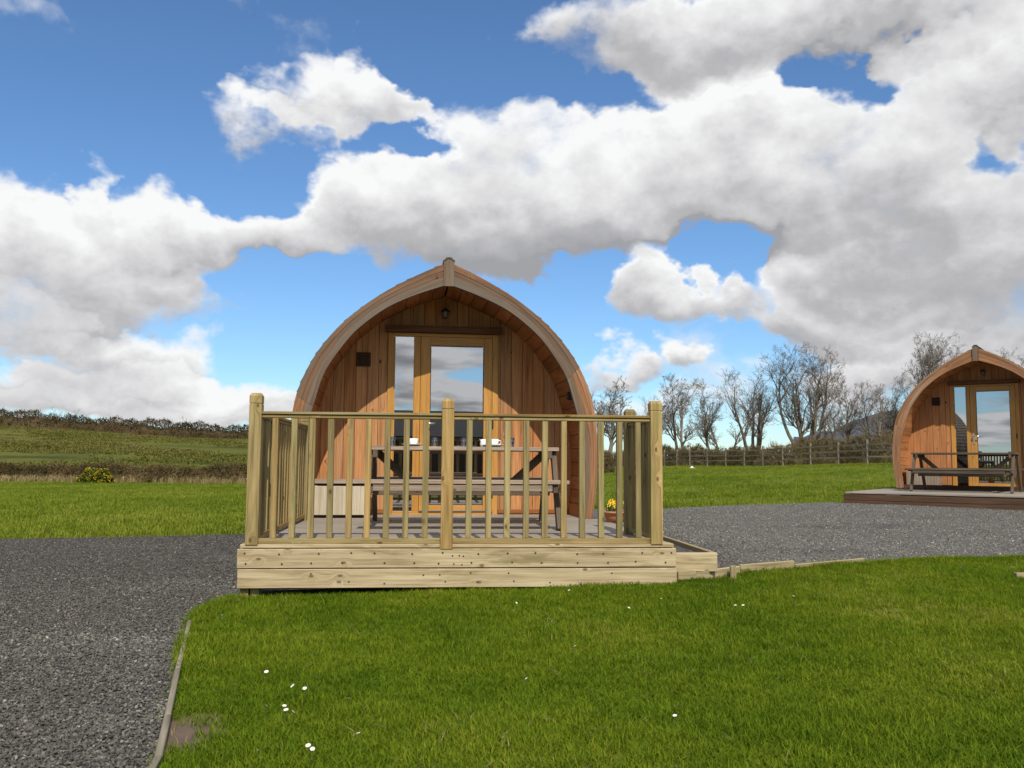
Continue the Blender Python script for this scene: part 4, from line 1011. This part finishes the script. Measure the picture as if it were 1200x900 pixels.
def hedge(name, label, path, height, depth, n, size, upright, mat, seed, rough=.35, core=.62):
    t_ = thing(name, label, 'hedge', (path[0][0], path[0][1], 0)); o = mesh_obj('foliage', hedge_mesh(path, height, depth, n, size, upright, mat, seed, rough), None, t_)
    o.matrix_parent_inverse = Matrix.Translation((-path[0][0], -path[0][1], 0))
    o['kind'] = 'stuff'
    # dense woody core
    r = random.Random(seed); Pn = np.array(path, float); sl_ = np.hypot(*np.diff(Pn, axis=0).T); cs = np.concatenate([[0], np.cumsum(sl_)]); k = int(cs[-1] / (height * .35)); V = []; F = []
    for q_ in np.linspace(0, cs[-1], k):
        x_ = np.interp(q_, cs, Pn[:, 0]); y_ = np.interp(q_, cs, Pn[:, 1]); g_ = hz(x_, y_); hh = height * core * r.uniform(.75, 1.2)
        for dy_, z_ in ((-.36, -.3), (-.34, .5), (-.12, 1), (.14, .95), (.36, -.3)): V.append((x_ + r.uniform(-.1, .1) * height, y_ + dy_ * depth * r.uniform(.8, 1.2), g_ + (z_ * hh * r.uniform(.85, 1.15) if z_ > 0 else z_)))
    for q_ in range(k - 1):
        for m_ in range(4): F.append((q_ * 5 + m_, q_ * 5 + 5 + m_, q_ * 5 + 6 + m_, q_ * 5 + 1 + m_))
    c_ = mesh_obj('woody_core', pydata('woody_core', V, F, mat), None, t_); c_.matrix_parent_inverse = Matrix.Translation((-path[0][0], -path[0][1], 0))
    return t_
hedge('hedge', 'low brown leafless hedge with dry grass along the left field edge', [(-52, 45), (-30, 42.5), (-22, 42), (-16, 41.5), (-10, 41.5), (-4, 42), (5, 44)], .86, 1.1, 50000, .10, .6, 'hedge', 3, .22)
hedge('hedge', 'dark hedge line running along the crest of the hill pasture', [(-125, 146), (-90, 150), (-60, 150), (-40, 152), (-15, 155), (10, 158)], 2.3, 3, 40000, .27, .65, 'ridgehedge', 5, .28, .62)
sp_path = [(fpt(u)[0] * 1.09, fpt(u)[1] * 1.09 + 1.5) for u in (.03, .1, .2, .3, .42, .6)]
hedge('hedge', 'brown scrubby hedge behind the paddock fence', sp_path, 1.45, 2.6, 36000, .15, .75, 'scrub', 8, .34, .42)
sp2 = [(p_[0] * 1.2 - 2, p_[1] * 1.2 + 4) for p_ in sp_path]
hedge('hedge', 'taller thin scrub behind the scrubby hedge at the foot of bare trees', sp2, 1.6, 3, 14000, .18, .9, 'scrub', 11, .4, .3)
# dry grass along the hedge foot
tuft_s = tuft_collection('dry_tuft', 'straw', 4, 16, .10, .14, .38, .02, .7)
n = 900; sx_ = rng.uniform(-26, -4, n); P = np.column_stack([sx_, 41.0 + rng.normal(0, .25, n)])
keep = (np.sin(sx_ * .8) + np.sin(sx_ * 2.1 + 1) + rng.normal(0, .5, n)) > -.5; P = P[keep]; n = len(P)
o = scatter('dry_grass', np.column_stack([P, hgt(P[:, 0], P[:, 1])]), np.column_stack([np.zeros(n), np.zeros(n), rng.uniform(0, 6, n)]), np.repeat(rng.uniform(.7, 1.3, n)[:, None], 3, 1), tuft_s)
o['label'] = 'straw-coloured dry grass along the foot of the low hedge'; o['category'] = 'grass'
tuft_h = tuft_collection('tussock', 'tussock', 5, 22, .6, .05, .20, .06, 1.0)
P = wedge(9000, 46, 146, -.68, -.12, .6); P = P[np.sin(P[:, 0] * .21 + np.sin(P[:, 1] * .11) * 2) + np.sin(P[:, 1] * .17 + P[:, 0] * .05) + rng.normal(0, .5, len(P)) > -.2]; n = len(P); sc_ = rng.uniform(.6, 1.5, n)
o = scatter('pasture_tussocks', np.column_stack([P, hgt(P[:, 0], P[:, 1])]), np.column_stack([np.zeros(n), np.zeros(n), rng.uniform(0, 6, n)]), np.column_stack([sc_ * 1.6, sc_ * 1.6, sc_]), tuft_h)
o['label'] = 'rough olive tussocks of the hill pasture'; o['category'] = 'grass'
# gorse bush
g_ = on_ground(112, 574); gp_ = Vector((on_y(112, 560, 40.6).x, 40.6, 0)); gp_.z = hz(gp_.x, gp_.y)
gb = thing('gorse_bush', 'rounded gorse bush covered in yellow flowers before the low hedge', 'bush', gp_)
def blobcloud(n, rx, ry, rz_, size, mat, seed, shell=.0):
    r = np.random.default_rng(seed); d = r.normal(0, 1, (n, 3)); d /= np.linalg.norm(d, axis=1)[:, None]; d[:, 2] = np.abs(d[:, 2])
    rad = (shell + (1 - shell) * r.random(n) ** .4) * (1 + .16 * np.sin(d[:, 0] * 7 + 1) * np.sin(d[:, 2] * 6))
    C = d * rad[:, None] * (rx, ry, rz_); a_ = r.normal(0, 1, (n, 3)); a_ /= np.linalg.norm(a_, axis=1)[:, None]; b_ = np.cross(a_, r.normal(0, 1, (n, 3))); b_ /= np.linalg.norm(b_, axis=1)[:, None]
    s = size * r.uniform(.5, 1.4, n)[:, None]; V = np.stack([C - a_ * s - b_ * s * .5, C - a_ * s + b_ * s * .5, C + a_ * s + b_ * s * .4, C + a_ * s - b_ * s * .4], 1).reshape(-1, 3)
    return npmesh('cloud', V, np.arange(4 * n).reshape(-1, 4), mat)
stuff(mesh_obj('foliage', blobcloud(3500, .72, .5, .66, .06, 'gorse', 2), None, gb))
stuff(mesh_obj('flowers', blobcloud(900, .76, .52, .69, .030, 'gorseflower', 3, .7), None, gb))

# ------------------------------------------------------------------ bare trees
def grow_tree(seed, H, stems, spread, levels=4, dens=1.0):
    rs = random.Random(seed); T = ([], []); C = ([], [])
    def add(dst, pts, rads, n):
        V, F = tube(pts, rads, n); b = len(dst[0]); dst[0].extend(V); dst[1].extend([tuple(i + b for i in f) for f in F])
    def branch(p, d, ln, r, lv):
        n = {0: 8, 1: 6, 2: 5, 3: 3, 4: 2}[lv]; pts = [p.copy()]; rads = [r]; dd = d.copy()
        for i in range(n):
            wob = (.085, .15, .24, .30, .3)[lv]
            dd = (dd + Vector((rs.gauss(0, wob), rs.gauss(0, wob), rs.gauss(0, wob * .6) + (.07, .13, .11, .08, .05)[lv]))).normalized()
            pts.append(pts[-1] + dd * ln / n); rads.append(max(r * (1 - .8 * (i + 1) / n), .0052))
        add(T if lv == 0 else C, pts, rads, {0: 7, 1: 5, 2: 4, 3: 3, 4: 3}[lv])
        if lv >= levels: return
        k = {0: 9, 1: 7, 2: 6, 3: 6}[lv]; k = max(2, int(round(k * dens * rs.uniform(.8, 1.2))))
        for j in range(k):
            f = rs.uniform(.28 if lv == 0 else .15, 1.0); q = f * n; i = min(int(q), n - 1); pp = pts[i].lerp(pts[i + 1], q - i)
            ax = (pts[i + 1] - pts[i]).normalized(); o = ax.orthogonal().normalized(); o.rotate(Matrix.Rotation(rs.uniform(0, 6.283), 3, ax))
            an = rs.uniform(.35, .8); nd = (ax * math.cos(an) + o * math.sin(an)).normalized()
            branch(pp, nd, ln * rs.uniform(.34, .58) * (1.1 - .35 * f), max(rads[i] * rs.uniform(.45, .68), .0065), lv + 1)
    for s in range(stems):
        a_ = rs.uniform(0, 6.283) if stems == 1 else 2 * math.pi * s / stems + rs.uniform(-.4, .4); tl = rs.uniform(.02, .1) if stems == 1 else rs.uniform(.5, 1) * spread
        d = Vector((math.cos(a_) * tl, math.sin(a_) * tl, 1)).normalized()
        branch(Vector((math.cos(a_) * .12 * (stems > 1), math.sin(a_) * .12 * (stems > 1), -.1)), d, H * rs.uniform(.72, .92), H * .022 * (1.15 if stems == 1 else .8), 0)
    zs = max(v.z for v in C[0] + T[0]); k = H / zs
    hi_ = [v for v in C[0] if v.z > zs * .6]; cx = sum(v.x for v in hi_) / len(hi_) / (zs * .8); cy = sum(v.y for v in hi_) / len(hi_) / (zs * .8)
    for v in T[0] + C[0]: v.x -= cx * max(v.z, 0); v.y -= cy * max(v.z, 0)
    out = []
    for (V, F), nm in ((T, 'trunk'), (C, 'crown')):
        me = pydata(nm, [v * k for v in V], F, 'bark'); out.append(me)
    return out
KINDS = {'multi': grow_tree(14, 10, 6, .34, 4, .95), 'tall': grow_tree(21, 9, 4, .30, 4, .85), 'round': grow_tree(5, 7, 1, .3, 4, 1.1), 'round2': grow_tree(17, 7, 2, .35, 4, 1.0), 'thin': grow_tree(29, 6, 2, .25, 3, 1.1)}
BASEH = {'multi': 10, 'tall': 9, 'round': 7, 'round2': 7, 'thin': 6}
TREES = [ # px, top y, depth, kind, spread factor, label, group
 (716, 440, 96, 'round', 1.5, 'dense round leafless tree rising beside the grey-arched pod', None),
 (747, 450, 98, 'round2', 1.1, None, 0), (798, 434, 92, 'round2', 1.35, 'broad leafless tree with a twiggy crown above the right deck post', None),
 (831, 442, 90, 'round', 1.1, None, 0), (884, 420, 84, 'tall', 1.3, 'slender several-stemmed bare tree beside the tallest bare tree', None),
 (946, 400, 80, 'multi', 1.3, 'tallest bare tree, many upright stems fanning out behind the fence', None),
 (996, 434, 84, 'round', 1.05, None, 0), (1028, 442, 86, 'round2', 1.2, None, 0), (1056, 434, 80, 'round', 1.0, None, 0),
 (1100, 388, 74, 'multi', 1.1, 'bare tree showing above the left shoulder of the orange pod', None), (1196, 398, 74, 'tall', 1.2, 'bare tree whose tips show above the roof of the orange pod', None)]
for px, ty in ((692, 450), (766, 462), (851, 460), (972, 460), (1042, 462), (1070, 450)):
    TREES.append((px, ty, 93 + (px * 7) % 9, ('thin', 'round', 'thin', 'round2')[px % 4], 1.35, None, 0))
random.seed(9)
def put_tree(px, ty, Y, kind, sp_, label, gr):
    p = on_y(px, 540, Y); z = hz(p.x, p.y); H = on_y(px, ty, Y).z - z; s = H / BASEH[kind]
    t_ = thing('bare_tree', label or 'low leafless tree in the thicket between the taller bare trees', 'tree', (p.x, p.y, z), random.uniform(0, 6.28), 'smaller bare trees behind the fence' if not label else None)
    t_.scale = (s * sp_, s * sp_, s)
    for me, nm in zip(KINDS[kind], ('trunk', 'crown')): mesh_obj(nm, me, None, t_)
for a_ in TREES: put_tree(*a_)
for px, ty in ((62, 477), (84, 478), (217, 487)):
    p = on_y(px, 540, 152); z = hz(p.x, p.y); H = on_y(px, ty, 152).z - z; s = H / 6
    t_ = thing('bare_tree', 'thin far-off bare tree poking above the hill crest hedge', 'tree', (p.x, p.y, z), random.uniform(0, 6), 'thin trees on the hill crest'); t_.scale = (s * 1.2, s * 1.2, s)
    for me, nm in zip(KINDS['thin'], ('trunk', 'crown')): mesh_obj(nm, me, None, t_)

# ------------------------------------------------------------------ farm buildings behind the photographer (seen mirrored in the glazing)
def barn(label, loc, rz, L_, W_, hw, hr, wm, rm):
    t_ = thing('farm_building', label, 'building', loc, rz)
    me = pydata('wall', [(-L_ / 2, -W_ / 2, -.3), (L_ / 2, -W_ / 2, -.3), (L_ / 2, W_ / 2, -.3), (-L_ / 2, W_ / 2, -.3), (-L_ / 2, -W_ / 2, hw), (L_ / 2, -W_ / 2, hw), (L_ / 2, W_ / 2, hw), (-L_ / 2, W_ / 2, hw), (-L_ / 2, 0, hr), (L_ / 2, 0, hr)], [(0, 1, 5, 4), (2, 3, 7, 6), (1, 2, 6, 9, 5), (3, 0, 4, 8, 7)], wm); mesh_obj('wall', me, None, t_)
    for sy in (-1, 1):
        e = .25; sl_ = (hr - hw) / (W_ / 2); v = [(-L_ / 2 - e, 0, hr + .05), (L_ / 2 + e, 0, hr + .05), (L_ / 2 + e, sy * (W_ / 2 + e), hw - sl_ * e + .05), (-L_ / 2 - e, sy * (W_ / 2 + e), hw - sl_ * e + .05)]
        v += [(a_, b_, c_ + .12) for a_, b_, c_ in v]; me = pydata('roof', v, [(0, 1, 2, 3), (7, 6, 5, 4), (0, 4, 5, 1), (1, 5, 6, 2), (2, 6, 7, 3), (3, 7, 4, 0)], rm); mesh_obj('roof', me, None, t_)
    for x in (-L_ / 4, L_ / 4): blk('door', (x, W_ / 2 + .03, .95), (1.6, .06, 2.1), 'brown', t_)
    return t_
barn('long low dark barn behind the photographer, mirrored in the pod door', (7, -32, 0), 0, 34, 8, 2.2, 3.75, 'brown', 'barnroof')
